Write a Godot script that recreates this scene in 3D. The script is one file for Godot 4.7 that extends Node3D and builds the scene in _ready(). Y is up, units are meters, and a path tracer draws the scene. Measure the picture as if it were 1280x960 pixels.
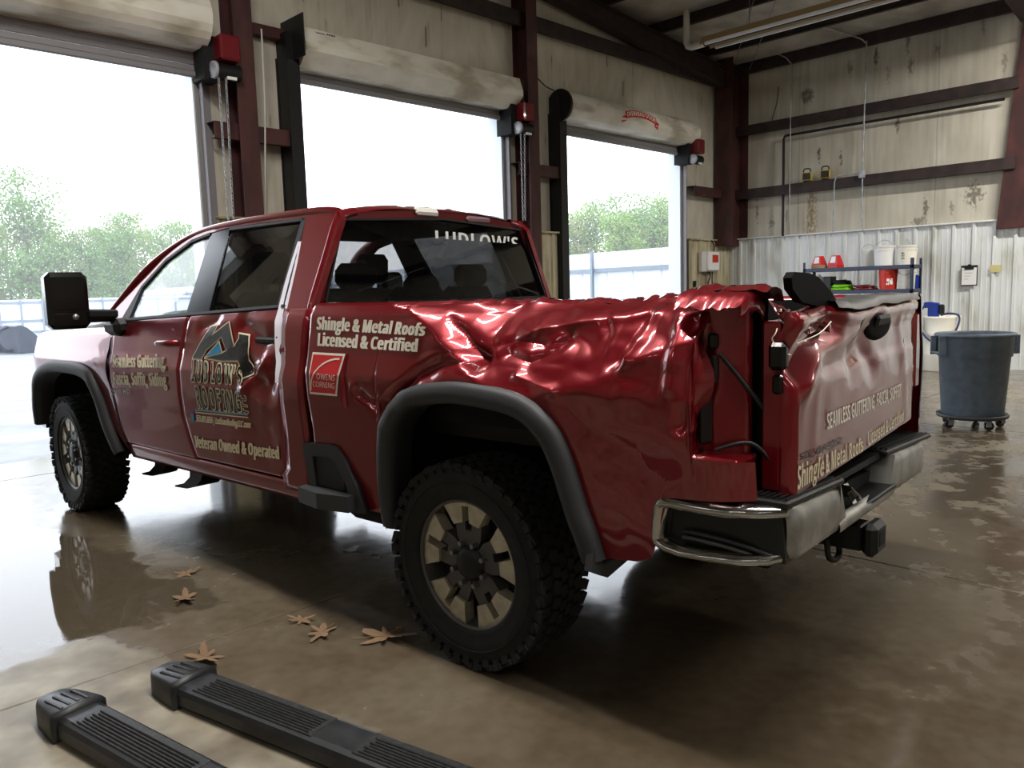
extends Node3D
# A wrecked red pickup parked nose-in inside a steel workshop with three open roll-up doors.
# World: camera stands at x=0 z=0; the door wall is at z=-8.56, the side wall at x=15; metres, y up.

var M := {}
var taken := {}
var rng := RandomNumberGenerator.new()
var nz := FastNoiseLite.new()
var nz2 := FastNoiseLite.new()
const ZW := -8.56
const XW := 15.0


# ---------- small builders ----------
func S() -> SurfaceTool:
	var st := SurfaceTool.new()
	st.begin(Mesh.PRIMITIVE_TRIANGLES)
	return st

func done(st: SurfaceTool) -> ArrayMesh:
	st.generate_normals()
	return st.commit()

func numbered(called: String) -> String:
	if not taken.has(called):
		taken[called] = 0
		return called
	taken[called] += 1
	return "%s_%03d" % [called, taken[called]]

func part(parent: Node, called: String, st, mat: Material, label := "") -> MeshInstance3D:
	var o := MeshInstance3D.new()
	o.name = called
	o.mesh = done(st) if st is SurfaceTool else st
	o.material_override = mat
	parent.add_child(o, true)
	if label:
		o.set_meta("label", label)
	return o

func thing(called: String, label: String, category: String, at := Vector3.ZERO, turn := 0.0, group := "") -> Node3D:
	var o := Node3D.new()
	o.name = numbered(called)
	add_child(o)
	o.position = at
	o.rotation.y = turn
	o.set_meta("label", label)
	o.set_meta("category", category)
	if group:
		o.set_meta("group", group)
	return o

func single(called: String, st, mat: Material, label: String, category: String, group := "") -> MeshInstance3D:
	var o := part(self, numbered(called), st, mat, label)
	o.set_meta("category", category)
	if group:
		o.set_meta("group", group)
	return o

func structure(called: String, label: String, category: String) -> Node3D:
	var o := thing(called, label, category)
	o.set_meta("kind", "structure")
	return o

func copy(o: Node3D, label := "") -> Node3D:
	var c: Node3D = o.duplicate()
	c.name = numbered(String(o.name).rstrip("0123456789").trim_suffix("_"))
	add_child(c)
	if label:
		c.set_meta("label", label)
	return c

func mat(color: Color, rough := 0.6, metal := 0.0, coat := 0.0) -> StandardMaterial3D:
	var m := StandardMaterial3D.new()
	m.albedo_color = color
	m.roughness = rough
	m.metallic = metal
	if coat > 0.0:
		m.clearcoat_enabled = true
		m.clearcoat = coat
		m.clearcoat_roughness = 0.03
	return m

func glass(color: Color, alpha: float) -> StandardMaterial3D:
	var m := mat(color, 0.02)
	m.albedo_color.a = alpha
	m.transparency = BaseMaterial3D.TRANSPARENCY_ALPHA
	return m

func noise_tex(freq: float, sd: int, ramp: Array, size := 512, octaves := 4, kind := FastNoiseLite.TYPE_SIMPLEX_SMOOTH) -> NoiseTexture2D:
	var n := FastNoiseLite.new()
	n.noise_type = kind
	n.seed = sd
	n.frequency = freq
	n.fractal_octaves = octaves
	var t := NoiseTexture2D.new()
	t.noise = n
	t.width = size
	t.height = size
	t.seamless = true
	var g := Gradient.new()
	var offs := PackedFloat32Array()
	var cols := PackedColorArray()
	for r in ramp:
		offs.append(r[0])
		cols.append(r[1])
	g.offsets = offs
	g.colors = cols
	t.color_ramp = g
	return t

func textured(tex: Texture2D, scale: Vector3, rough := 0.6, metal := 0.0) -> StandardMaterial3D:
	var m := mat(Color.WHITE, rough, metal)
	m.albedo_texture = tex
	m.uv1_triplanar = true
	m.uv1_world_triplanar = true
	m.uv1_scale = scale
	return m

func tri(st: SurfaceTool, a: Vector3, b: Vector3, c: Vector3) -> void:
	st.add_vertex(a)
	st.add_vertex(b)
	st.add_vertex(c)

func quad(st: SurfaceTool, a: Vector3, b: Vector3, c: Vector3, d: Vector3) -> void:
	tri(st, a, b, c)
	tri(st, a, c, d)

# box with chamfered edges, centred on xf
func box(st: SurfaceTool, xf: Transform3D, size: Vector3, bev := 0.0) -> void:
	var h := size / 2.0
	st.set_smooth_group(-1)
	bev = minf(bev, 0.49 * minf(size.x, minf(size.y, size.z)))
	if bev <= 0.0:
		var p := []
		for i in 8:
			p.append(xf * Vector3(h.x if i & 1 else -h.x, h.y if i & 2 else -h.y, h.z if i & 4 else -h.z))
		for f in [[0, 1, 3, 2], [5, 4, 6, 7], [4, 0, 2, 6], [1, 5, 7, 3], [2, 3, 7, 6], [4, 5, 1, 0]]:
			quad(st, p[f[3]], p[f[2]], p[f[1]], p[f[0]])
		return
	var k := h - Vector3(bev, bev, bev)
	var faces := [[Vector3.RIGHT, Vector3.UP, Vector3.BACK], [Vector3.LEFT, Vector3.BACK, Vector3.UP], [Vector3.UP, Vector3.BACK, Vector3.RIGHT], [Vector3.DOWN, Vector3.RIGHT, Vector3.BACK], [Vector3.BACK, Vector3.RIGHT, Vector3.UP], [Vector3.FORWARD, Vector3.UP, Vector3.RIGHT]]
	for f in faces:
		var n: Vector3 = f[0] * h
		var a: Vector3 = f[1] * k
		var b: Vector3 = f[2] * k
		quad(st, xf * (n - a + b), xf * (n + a + b), xf * (n + a - b), xf * (n - a - b))
	for ax in 3:
		var u := (ax + 1) % 3
		var w := (ax + 2) % 3
		for su in [-1.0, 1.0]:
			for sw in [-1.0, 1.0]:
				var q := []
				for e in [-1.0, 1.0]:
					for g in 2:
						var v := Vector3.ZERO
						v[ax] = e * k[ax]
						v[u] = su * (h[u] if g == 0 else k[u])
						v[w] = sw * (k[w] if g == 0 else h[w])
						q.append(xf * v)
				if su * sw > 0:
					quad(st, q[0], q[1], q[3], q[2])
				else:
					quad(st, q[2], q[3], q[1], q[0])
	for sx_ in [-1.0, 1.0]:
		for sy_ in [-1.0, 1.0]:
			for sz_ in [-1.0, 1.0]:
				var a := xf * Vector3(sx_ * h.x, sy_ * k.y, sz_ * k.z)
				var b := xf * Vector3(sx_ * k.x, sy_ * h.y, sz_ * k.z)
				var c := xf * Vector3(sx_ * k.x, sy_ * k.y, sz_ * h.z)
				if sx_ * sy_ * sz_ > 0:
					tri(st, a, c, b)
				else:
					tri(st, a, b, c)

func bx(st: SurfaceTool, x0: float, x1: float, y0: float, y1: float, z0: float, z1: float, bev := 0.0) -> void:
	box(st, Transform3D(Basis(), Vector3((x0 + x1) / 2, (y0 + y1) / 2, (z0 + z1) / 2)), Vector3(absf(x1 - x0), absf(y1 - y0), absf(z1 - z0)), bev)

func along(a: Vector3, b: Vector3) -> Basis:   # basis whose y runs from a to b
	var y := (b - a).normalized()
	var x := y.cross(Vector3.UP if absf(y.y) < 0.9 else Vector3.RIGHT).normalized()
	return Basis(x, y, x.cross(y))

func bar(st: SurfaceTool, a: Vector3, b: Vector3, w: float, t: float, bev := 0.0) -> void:
	box(st, Transform3D(along(a, b), (a + b) / 2), Vector3(w, a.distance_to(b), t), bev)

# profile: Vector2(radius, height) list turned about local y
func lathe(st: SurfaceTool, xf: Transform3D, prof: Array, n := 24, smooth := true) -> void:
	for j in prof.size() - 1:
		st.set_smooth_group(j % 20 + 1 if not smooth else 1)
		var p: Vector2 = prof[j]
		var q: Vector2 = prof[j + 1]
		for i in n:
			var a0 := TAU * i / n
			var a1 := TAU * (i + 1) / n
			var d0 := Vector3(cos(a0), 0, sin(a0))
			var d1 := Vector3(cos(a1), 0, sin(a1))
			var A := xf * (d0 * p.x + Vector3.UP * p.y)
			var B := xf * (d1 * p.x + Vector3.UP * p.y)
			var C := xf * (d1 * q.x + Vector3.UP * q.y)
			var D := xf * (d0 * q.x + Vector3.UP * q.y)
			if p.x > 1e-5:
				tri(st, A, B, C)
			if q.x > 1e-5:
				tri(st, A, C, D)

func cyl(st: SurfaceTool, a: Vector3, b: Vector3, r0: float, r1 := -1.0, n := 16) -> void:
	if r1 < 0.0:
		r1 = r0
	var L := a.distance_to(b)
	lathe(st, Transform3D(along(a, b), a), [Vector2(0, 0), Vector2(r0, 0), Vector2(r1, L), Vector2(0, L)], n, false)

func tube(st: SurfaceTool, pts: Array, r: float, n := 8) -> void:
	st.set_smooth_group(1)
	var rings := []
	var up := Vector3.UP
	for i in pts.size():
		var d: Vector3 = (pts[mini(i + 1, pts.size() - 1)] - pts[maxi(i - 1, 0)]).normalized()
		if absf(d.dot(up)) > 0.95:
			up = Vector3.RIGHT
		var x := d.cross(up).normalized()
		up = x.cross(d).normalized()
		var ring := []
		for k in n:
			var a := TAU * k / n
			ring.append(pts[i] + (x * cos(a) + up * sin(a)) * r)
		rings.append(ring)
	for i in rings.size() - 1:
		for k in n:
			var k1 := (k + 1) % n
			quad(st, rings[i][k], rings[i][k1], rings[i + 1][k1], rings[i + 1][k])

func curve(pts: Array, n := 24) -> Array:   # smooth line through points
	var out := []
	var m := pts.size()
	for i in m - 1:
		var p0: Vector3 = pts[maxi(i - 1, 0)]
		var p1: Vector3 = pts[i]
		var p2: Vector3 = pts[i + 1]
		var p3: Vector3 = pts[mini(i + 2, m - 1)]
		var k := maxi(2, n / (m - 1))
		for j in k:
			out.append(p1.cubic_interpolate(p2, p0, p3, float(j) / k))
	out.append(pts[m - 1])
	return out

func sheet(st: SurfaceTool, G: Array, flip := false, group := 1) -> void:
	st.set_smooth_group(group)
	for j in G.size() - 1:
		for i in G[j].size() - 1:
			if flip:
				quad(st, G[j][i], G[j + 1][i], G[j + 1][i + 1], G[j][i + 1])
			else:
				quad(st, G[j][i], G[j][i + 1], G[j + 1][i + 1], G[j + 1][i])

# polygon in local xy pushed out along z from z0 to z1
func prism(st: SurfaceTool, xf: Transform3D, poly: PackedVector2Array, z0: float, z1: float) -> void:
	if Geometry2D.is_polygon_clockwise(poly):
		poly.reverse()
	st.set_smooth_group(-1)
	var idx := Geometry2D.triangulate_polygon(poly)
	for i in range(0, idx.size(), 3):
		var a := poly[idx[i]]
		var b := poly[idx[i + 1]]
		var c := poly[idx[i + 2]]
		if (b - a).cross(c - a) < 0:
			var t := b
			b = c
			c = t
		tri(st, xf * Vector3(a.x, a.y, z1), xf * Vector3(c.x, c.y, z1), xf * Vector3(b.x, b.y, z1))
		tri(st, xf * Vector3(a.x, a.y, z0), xf * Vector3(b.x, b.y, z0), xf * Vector3(c.x, c.y, z0))
	var n := poly.size()
	for i in n:
		var a := poly[i]
		var b := poly[(i + 1) % n]
		quad(st, xf * Vector3(a.x, a.y, z0), xf * Vector3(a.x, a.y, z1), xf * Vector3(b.x, b.y, z1), xf * Vector3(b.x, b.y, z0))

func lerp_table(t: Array, x: float) -> float:   # t: [[x, y], ...] rising in x
	if x <= t[0][0]:
		return t[0][1]
	for i in t.size() - 1:
		if x <= t[i + 1][0]:
			return lerpf(t[i][1], t[i + 1][1], (x - t[i][0]) / (t[i + 1][0] - t[i][0]))
	return t[-1][1]

func pv(a: Array) -> PackedVector2Array:
	var p := PackedVector2Array()
	for q in a:
		p.append(Vector2(q[0], q[1]))
	return p

# lettering cut from thin film: corners (TL, TR, BR, BL) in a 2D surface space, put() turns that into a point
func letters(st: SurfaceTool, text: String, corners: Array, put: Callable, bold := true, cut_below := -9.0, grow := Vector2.ZERO, spacing := 0) -> void:
	var f := SystemFont.new()
	f.font_names = PackedStringArray(["Droid Sans"])
	f.font_weight = 700 if bold else 400
	var tm := TextMesh.new()
	var fv := FontVariation.new()
	fv.base_font = f
	fv.spacing_glyph = spacing
	tm.font = fv
	tm.font_size = 48
	tm.pixel_size = 0.01
	tm.depth = 0.0
	tm.curve_step = 1.5
	tm.text = "H"
	var cap := tm.get_aabb()
	tm.text = text
	var bb := tm.get_aabb()
	var arr := tm.get_mesh_arrays()
	var v: PackedVector3Array = arr[Mesh.ARRAY_VERTEX]
	var ix: PackedInt32Array = arr[Mesh.ARRAY_INDEX] if arr[Mesh.ARRAY_INDEX] != null else PackedInt32Array(range(v.size()))
	st.set_smooth_group(-1)
	var P := []
	for p in v:
		P.append(Vector2((p.x - bb.position.x) / bb.size.x, (p.y - cap.position.y) / cap.size.y))
	for i in range(0, ix.size(), 3):
		var poly := [P[ix[i]], P[ix[i + 1]], P[ix[i + 2]]]
		if cut_below > -5.0:
			var o := []
			for k in 3:
				var a: Vector2 = poly[k]
				var b: Vector2 = poly[(k + 1) % 3]
				if a.y >= cut_below:
					o.append(a)
				if (a.y >= cut_below) != (b.y >= cut_below):
					o.append(a.lerp(b, (cut_below - a.y) / (b.y - a.y)))
			poly = o
		var w := []
		for q in poly:
			var top: Vector2 = corners[0].lerp(corners[1], q.x)
			var bot: Vector2 = corners[3].lerp(corners[2], q.x)
			w.append(put.call(bot.lerp(top, q.y) + grow))
		for k in range(1, w.size() - 1):
			tri(st, w[0], w[k], w[k + 1])

func _ready() -> void:
	rng.seed = 7
	nz.noise_type = FastNoiseLite.TYPE_SIMPLEX_SMOOTH
	nz.seed = 3
	nz.frequency = 1.0
	nz.fractal_octaves = 3
	nz2.noise_type = FastNoiseLite.TYPE_SIMPLEX
	nz2.seed = 11
	nz2.frequency = 1.0
	nz2.fractal_type = FastNoiseLite.FRACTAL_RIDGED
	nz2.fractal_octaves = 2
	# camera
	var cam := Camera3D.new()
	cam.name = "camera"
	add_child(cam)
	cam.position = Vector3(0, 1.512, 0)
	cam.rotation = Vector3(deg_to_rad(-6.66), deg_to_rad(-44.87), deg_to_rad(-1.66))
	cam.fov = rad_to_deg(2.0 * atan(480.0 / 988.0))
	cam.near = 0.05
	cam.far = 600.0
	cam.current = true
	# overcast sky
	var sky_mat := ProceduralSkyMaterial.new()
	sky_mat.sky_top_color = Color(0.93, 0.96, 1.0)
	sky_mat.sky_horizon_color = Color(0.97, 0.985, 1.0)
	sky_mat.ground_horizon_color = Color(0.7, 0.71, 0.72)
	sky_mat.ground_bottom_color = Color(0.55, 0.55, 0.55)
	sky_mat.sun_angle_max = 0.0
	var sky := Sky.new()
	sky.sky_material = sky_mat
	var e := Environment.new()
	e.background_mode = Environment.BG_SKY
	e.sky = sky
	e.background_energy_multiplier = 4.4
	e.tonemap_mode = Environment.TONE_MAPPER_LINEAR
	e.tonemap_exposure = 1.1
	e.sdfgi_enabled = true
	e.ssao_enabled = true
	e.ssil_enabled = true
	e.volumetric_fog_enabled = true
	e.volumetric_fog_density = 0.0
	var we := WorldEnvironment.new()
	we.name = "world_environment"
	we.environment = e
	add_child(we)
	make_materials()
	# strip lights under the roof: a row above the side of the truck, a row near the side wall, an added fill row opposite
	for q in [[-4.2, 19.0], [-0.6, 20.0], [3.0, 14.0]]:
		strip_light(Vector3(1.9, 6.1, q[0]), q[1])
	for q in [[-4.2, 3.0], [-0.6, 3.0], [3.0, 2.0]]:  # unseen row added to brighten the wheel faces on the driver side
		strip_light(Vector3(-5.0, 5.9, q[0]), q[1])
	for q in [[-1.2, 34.0], [2.4, 22.0]]:
		strip_light(Vector3(12.4, 5.7, q[0]), q[1])
	build_floor()
	build_walls()
	build_roof()
	build_doors()
	build_outside()
	build_truck()
	build_wall_things()
	build_shelf_corner()
	build_trash_can()
	build_running_boards()
	build_leaves()
	# drizzle haze over the yard and the woods
	var mist := FogVolume.new()
	mist.name = "rain_haze"
	mist.shape = RenderingServer.FOG_VOLUME_SHAPE_BOX
	mist.size = Vector3(150, 26, 110)
	mist.position = Vector3(30, 12.9, -67)
	var fm := FogMaterial.new()
	fm.density = 0.003
	fm.albedo = Color(0.97, 0.98, 1.0)
	mist.material = fm
	mist.set_meta("kind", "stuff")
	mist.set_meta("label", "thin rainy haze over the yard and woods outside")
	mist.set_meta("category", "haze")
	add_child(mist)


func make_materials() -> void:
	M.paint = mat(Color(0.49, 0.028, 0.09), 0.30, 0.5, 1.0)
	M.paint_dark = mat(Color(0.30, 0.03, 0.05), 0.5, 0.2, 0.4)
	M.black = mat(Color(0.026, 0.027, 0.03), 0.5)
	M.cap = mat(Color(0.018, 0.018, 0.02), 0.7)
	M.cap.metallic_specular = 0.25
	M.rim_dark = mat(Color(0.13, 0.13, 0.13), 0.5)
	M.foam = mat(Color(0.50, 0.42, 0.30), 0.85)
	M.black_gloss = mat(Color(0.03, 0.03, 0.034), 0.15)
	M.plastic = mat(Color(0.17, 0.175, 0.185), 0.55)
	M.under = mat(Color(0.06, 0.06, 0.065), 0.85)
	M.rubber = textured(noise_tex(0.03, 5, [[0.3, Color(0.055, 0.055, 0.058)], [0.75, Color(0.10, 0.098, 0.094)]], 256), Vector3(1.7, 1.7, 1.7), 0.8)
	M.chrome = mat(Color(0.66, 0.66, 0.65), 0.13, 1.0)
	M.chrome_worn = textured(noise_tex(0.02, 9, [[0.3, Color(0.52, 0.51, 0.49)], [0.7, Color(0.64, 0.63, 0.61)]], 256), Vector3(1.3, 1.3, 1.3), 0.36, 0.6)
	M.machined = textured(noise_tex(0.02, 19, [[0.25, Color(0.70, 0.67, 0.59)], [0.7, Color(0.78, 0.75, 0.67)]], 256), Vector3(3, 3, 3), 0.42, 0.3)
	M.rim_grey = mat(Color(0.34, 0.335, 0.33), 0.45, 0.3)
	M.bare = mat(Color(0.90, 0.89, 0.94), 0.35, 0.1)  # white reflection on the rear door edge, put into the colour
	M.glass_clear = glass(Color(0.35, 0.55, 0.5), 0.12)
	M.glass_dark = glass(Color(0.012, 0.014, 0.016), 0.91)
	M.glass_tint = glass(Color(0.012, 0.014, 0.016), 0.82)
	M.seat = mat(Color(0.07, 0.07, 0.075), 0.8)
	M.cream = mat(Color(0.95, 0.93, 0.87), 0.6)
	M.gold = mat(Color(0.93, 0.88, 0.74), 0.5)
	M.decal_black = mat(Color(0.045, 0.045, 0.045), 0.4)
	M.decal_grey = mat(Color(0.23, 0.235, 0.25), 0.4)
	M.decal_blue = mat(Color(0.07, 0.55, 0.76), 0.4)
	M.decal_teal = mat(Color(0.40, 0.62, 0.68), 0.4)
	M.decal_red = mat(Color(0.80, 0.10, 0.12), 0.4)
	M.white = mat(Color(0.93, 0.93, 0.92), 0.45)
	M.white_dull = mat(Color(0.83, 0.82, 0.79), 0.6)
	M.steel = mat(Color(0.55, 0.56, 0.58), 0.4, 0.8)
	M.galv = textured(noise_tex(0.03, 23, [[0.3, Color(0.62, 0.63, 0.65)], [0.7, Color(0.74, 0.75, 0.77)]], 256), Vector3(1, 1, 1), 0.5, 0.3)
	M.primer = textured(noise_tex(0.02, 31, [[0.25, Color(0.22, 0.11, 0.105)], [0.7, Color(0.30, 0.155, 0.145)]], 256), Vector3(0.6, 0.25, 0.6), 0.6)
	M.primer_dark = textured(noise_tex(0.02, 32, [[0.25, Color(0.13, 0.095, 0.09)], [0.7, Color(0.21, 0.15, 0.14)]], 256), Vector3(0.6, 0.6, 0.6), 0.65)
	M.red_box = mat(Color(0.42, 0.05, 0.09), 0.35, 0.0, 0.4)
	M.vinyl = textured(stain_image(), Vector3(0.23, 0.16, 0.21), 0.7)
	M.vinyl_side = mat(Color.WHITE, 0.7)
	M.vinyl_side.albedo_texture = side_wall_image()
	M.roof = textured(noise_tex(0.01, 41, [[0.2, Color(0.62, 0.60, 0.56)], [0.8, Color(0.78, 0.76, 0.72)]], 512), Vector3(0.2, 0.2, 0.2), 0.75)
	M.liner = textured(noise_tex(0.012, 43, [[0.10, Color(0.74, 0.74, 0.70)], [0.35, Color(0.84, 0.85, 0.84)], [0.8, Color(0.88, 0.89, 0.89)]], 512), Vector3(0.35, 0.12, 0.35), 0.4)
	M.liner_old = textured(noise_tex(0.012, 44, [[0.15, Color(0.56, 0.51, 0.40)], [0.45, Color(0.74, 0.70, 0.58)], [0.85, Color(0.80, 0.77, 0.67)]], 512), Vector3(0.35, 0.12, 0.35), 0.45)
	M.hood = textured(noise_tex(0.01, 47, [[0.2, Color(0.66, 0.63, 0.55)], [0.5, Color(0.86, 0.84, 0.78)], [0.8, Color(0.9, 0.89, 0.85)]], 512), Vector3(0.2, 0.5, 0.5), 0.5)
	M.slat = mat(Color(0.50, 0.49, 0.50), 0.55)
	M.tan = mat(Color(0.66, 0.56, 0.40), 0.7)
	M.grey_bin = textured(noise_tex(0.02, 53, [[0.25, Color(0.33, 0.38, 0.43)], [0.75, Color(0.41, 0.46, 0.51)]], 256), Vector3(1.5, 1.5, 1.5), 0.5)
	M.shelf = mat(Color(0.25, 0.28, 0.36), 0.5, 0.2)
	M.orange = mat(Color(0.80, 0.17, 0.08), 0.45)
	M.lime = mat(Color(0.50, 0.80, 0.08), 0.5)
	M.blue = mat(Color(0.05, 0.18, 0.55), 0.4)
	M.hose_blue = mat(Color(0.12, 0.17, 0.34), 0.5)
	M.yellow = mat(Color(0.80, 0.66, 0.08), 0.5)
	M.board = textured(noise_tex(0.02, 59, [[0.3, Color(0.10, 0.105, 0.115)], [0.75, Color(0.16, 0.165, 0.175)]], 256), Vector3(1.4, 1.4, 1.4), 0.42)
	M.board_pad = textured(noise_tex(0.05, 61, [[0.3, Color(0.09, 0.095, 0.10)], [0.8, Color(0.19, 0.19, 0.195)]], 256), Vector3(3, 3, 3), 0.5)
	M.leaf = mat(Color(0.47, 0.37, 0.27), 0.85)
	M.lamp = mat(Color(0.95, 0.95, 0.9), 0.5)
	M.lamp.emission_enabled = true
	M.lamp.emission = Color(1.0, 0.985, 0.96)
	M.lamp.emission_energy_multiplier = 6.0
	M.pavement = textured(noise_tex(0.01, 67, [[0.2, Color(0.40, 0.41, 0.42)], [0.8, Color(0.52, 0.53, 0.54)]], 512), Vector3(0.15, 0.15, 0.15), 0.5)
	M.fence = mat(Color(0.86, 0.89, 0.92), 0.5)
	M.fence_rail = mat(Color(0.50, 0.54, 0.59), 0.5)
	M.bark = mat(Color(0.40, 0.36, 0.32), 0.9)
	M.leaves_a = mat(Color(0.47, 0.57, 0.29), 0.8)
	M.leaves_b = mat(Color(0.53, 0.55, 0.33), 0.8)
	M.leaves_c = mat(Color(0.39, 0.51, 0.28), 0.8)
	for k in [M.leaves_a, M.leaves_b, M.leaves_c]:
		k.backlight_enabled = true
		k.backlight = Color(0.32, 0.40, 0.20)


func strip_light(at: Vector3, power: float) -> void:
	var t := thing("ceiling_light", "white fluorescent strip light hanging under the workshop roof", "light", at, 0.0, "fluorescent strip lights under the roof")  # the added fill row uses this same fixture
	var st := S()
	bx(st, -0.11, 0.11, 0.03, 0.10, -1.22, 1.22, 0.01)
	part(t, "housing", st, M.white)
	for s in [-0.05, 0.05]:
		st = S()
		cyl(st, Vector3(s, 0.01, -1.19), Vector3(s, 0.01, 1.19), 0.019, -1, 12)
		part(t, "lamp_tube", st, M.lamp)
	for z in [-0.9, 0.9]:
		st = S()
		cyl(st, Vector3(0, 0.1, z), Vector3(0, roof_y(at.x) - at.y, z), 0.006, -1, 6)
		part(t, "hanger_rod", st, M.steel)
	var l := AreaLight3D.new()
	l.name = "strip_glow"
	l.area_size = Vector2(0.16, 2.36)
	l.rotation.x = -PI / 2
	l.position = Vector3(0, -0.02, 0)
	l.light_color = Color(1.0, 0.985, 0.96)
	l.light_energy = power
	l.area_range = 40.0
	l.shadow_enabled = true
	t.add_child(l)


# the side wall's facing: sheet seams, scuffs, a drip and a round blot where the photograph has them
func side_wall_image() -> ImageTexture:
	var W := 1024
	var H := 640   # covers z -8.56 .. -2.9 across, y 6.0 .. 2.3 down
	var im := Image.create(W, H, false, Image.FORMAT_RGB8)
	var a := FastNoiseLite.new()
	a.seed = 171
	a.frequency = 1.0
	a.fractal_octaves = 4
	var marks := [[-5.66, 5.48, 0.05, 0.22, 0.6], [-5.13, 5.63, 0.04, 0.25, 0.45], [-5.08, 5.18, 0.07, 0.16, 0.4], [-6.12, 5.37, 0.08, 0.13, 0.35], [-4.66, 5.38, 0.07, 0.09, 0.3], [-6.67, 3.92, 0.04, 0.16, 0.7], [-6.25, 3.80, 0.035, 0.15, 0.6], [-5.27, 4.23, 0.045, 0.14, 0.6], [-7.92, 2.95, 0.035, 0.22, 0.5], [-7.62, 2.72, 0.08, 0.12, 0.4], [-4.77, 2.75, 0.05, 0.22, 0.5], [-4.02, 2.90, 0.16, 0.20, 0.55], [-4.86, 2.52, 0.14, 0.10, 0.45], [-4.35, 2.73, 0.05, 0.14, 0.35], [-3.98, 5.60, 0.04, 0.2, 0.3], [-3.65, 4.95, 0.05, 0.2, 0.3], [-5.45, 5.12, 0.04, 0.2, 0.25], [-5.85, 3.05, 0.03, 0.25, 0.4], [-7.3, 2.8, 0.03, 0.2, 0.35]]
	for j in H:
		var y := 6.0 - 3.7 * (j + 0.5) / H
		for i in W:
			var z := -8.56 + 5.66 * (i + 0.5) / W
			var n := a.get_noise_2d(z * 1.1, y * 0.7)
			var streak := a.get_noise_2d(z * 9.0 + 40.0, y * 0.6)
			var fine := a.get_noise_2d(z * 16.0, y * 11.0 + 90.0)
			var c := Color(0.80, 0.78, 0.72).lerp(Color(0.68, 0.65, 0.58), clampf(0.4 + 0.6 * n + 0.35 * streak, 0.0, 1.0))
			var seam := absf(fposmod(z + 0.35 + 0.01 * n, 1.22) - 0.61)
			c = c.darkened(0.12 * smoothstep(0.02, 0.005, seam) + 0.05 * smoothstep(0.10, 0.05, absf(seam - 0.12)) * (0.5 + streak))
			var dirt := 0.0
			for m in marks:
				var dz: float = (z - m[0]) / m[2]
				var dy: float = (y - m[1]) / m[3]
				if absf(dz) < 1.6 and absf(dy) < 1.6:
					var d: float = 1.0 - sqrt(dz * dz * (1.0 + absf(dy)) + dy * dy) + 1.1 * fine
					dirt = maxf(dirt, m[4] * clampf(d * 1.4, 0.0, 1.0))
			# round blot with a paler heart, high on the wall
			var r := Vector2(z + 6.92, (y - 5.03) * 0.9).length() + 0.05 * fine
			dirt = maxf(dirt, 0.65 * smoothstep(0.16, 0.06, r) * (0.55 + 0.45 * smoothstep(0.02, 0.07, r)))
			c = c.lerp(Color(0.25, 0.22, 0.18), dirt)
			# rusty drip under the work lamps
			if y < 3.24 and absf(z + 6.80 + 0.06 * streak) < 0.17:
				var t := smoothstep(0.17, 0.03, absf(z + 6.80 + 0.10 * streak)) * clampf(0.5 + 1.3 * fine + 0.5 * streak, 0.0, 1.0)
				c = c.lerp(Color(0.47, 0.37, 0.22), t * 0.75)
			im.set_pixel(i, j, c)
	return ImageTexture.create_from_image(im)


# cream insulation facing with dark vertical stains and grime blots
func stain_image() -> ImageTexture:
	var n := 512
	var im := Image.create(n, n, false, Image.FORMAT_RGB8)
	var a := FastNoiseLite.new()
	a.seed = 71
	a.frequency = 1.0
	a.fractal_octaves = 4
	var b := FastNoiseLite.new()
	b.seed = 72
	b.frequency = 1.0
	b.fractal_octaves = 3
	for y in n:
		for x in n:
			var u := TAU * x / n
			var v := TAU * y / n
			var streak := a.get_noise_3d(cos(u) * 9.0, sin(u) * 9.0, cos(v) * 0.7 + sin(v) * 0.3)
			var blot := b.get_noise_3d(cos(u) * 2.2 + 5.0, sin(u) * 2.2 + cos(v) * 1.6, sin(v) * 1.6)
			var d := clampf(0.40 + 0.45 * streak * (0.5 + blot) + 0.40 * blot, 0.0, 1.0)
			var c := Color(0.82, 0.80, 0.74).lerp(Color(0.67, 0.64, 0.57), d)
			if streak > 0.34 and blot > 0.26:
				c = c.lerp(Color(0.26, 0.23, 0.19), clampf((streak - 0.34) * 4.0, 0.0, 0.55))
			im.set_pixel(x, y, c)
	return ImageTexture.create_from_image(im)


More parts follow.
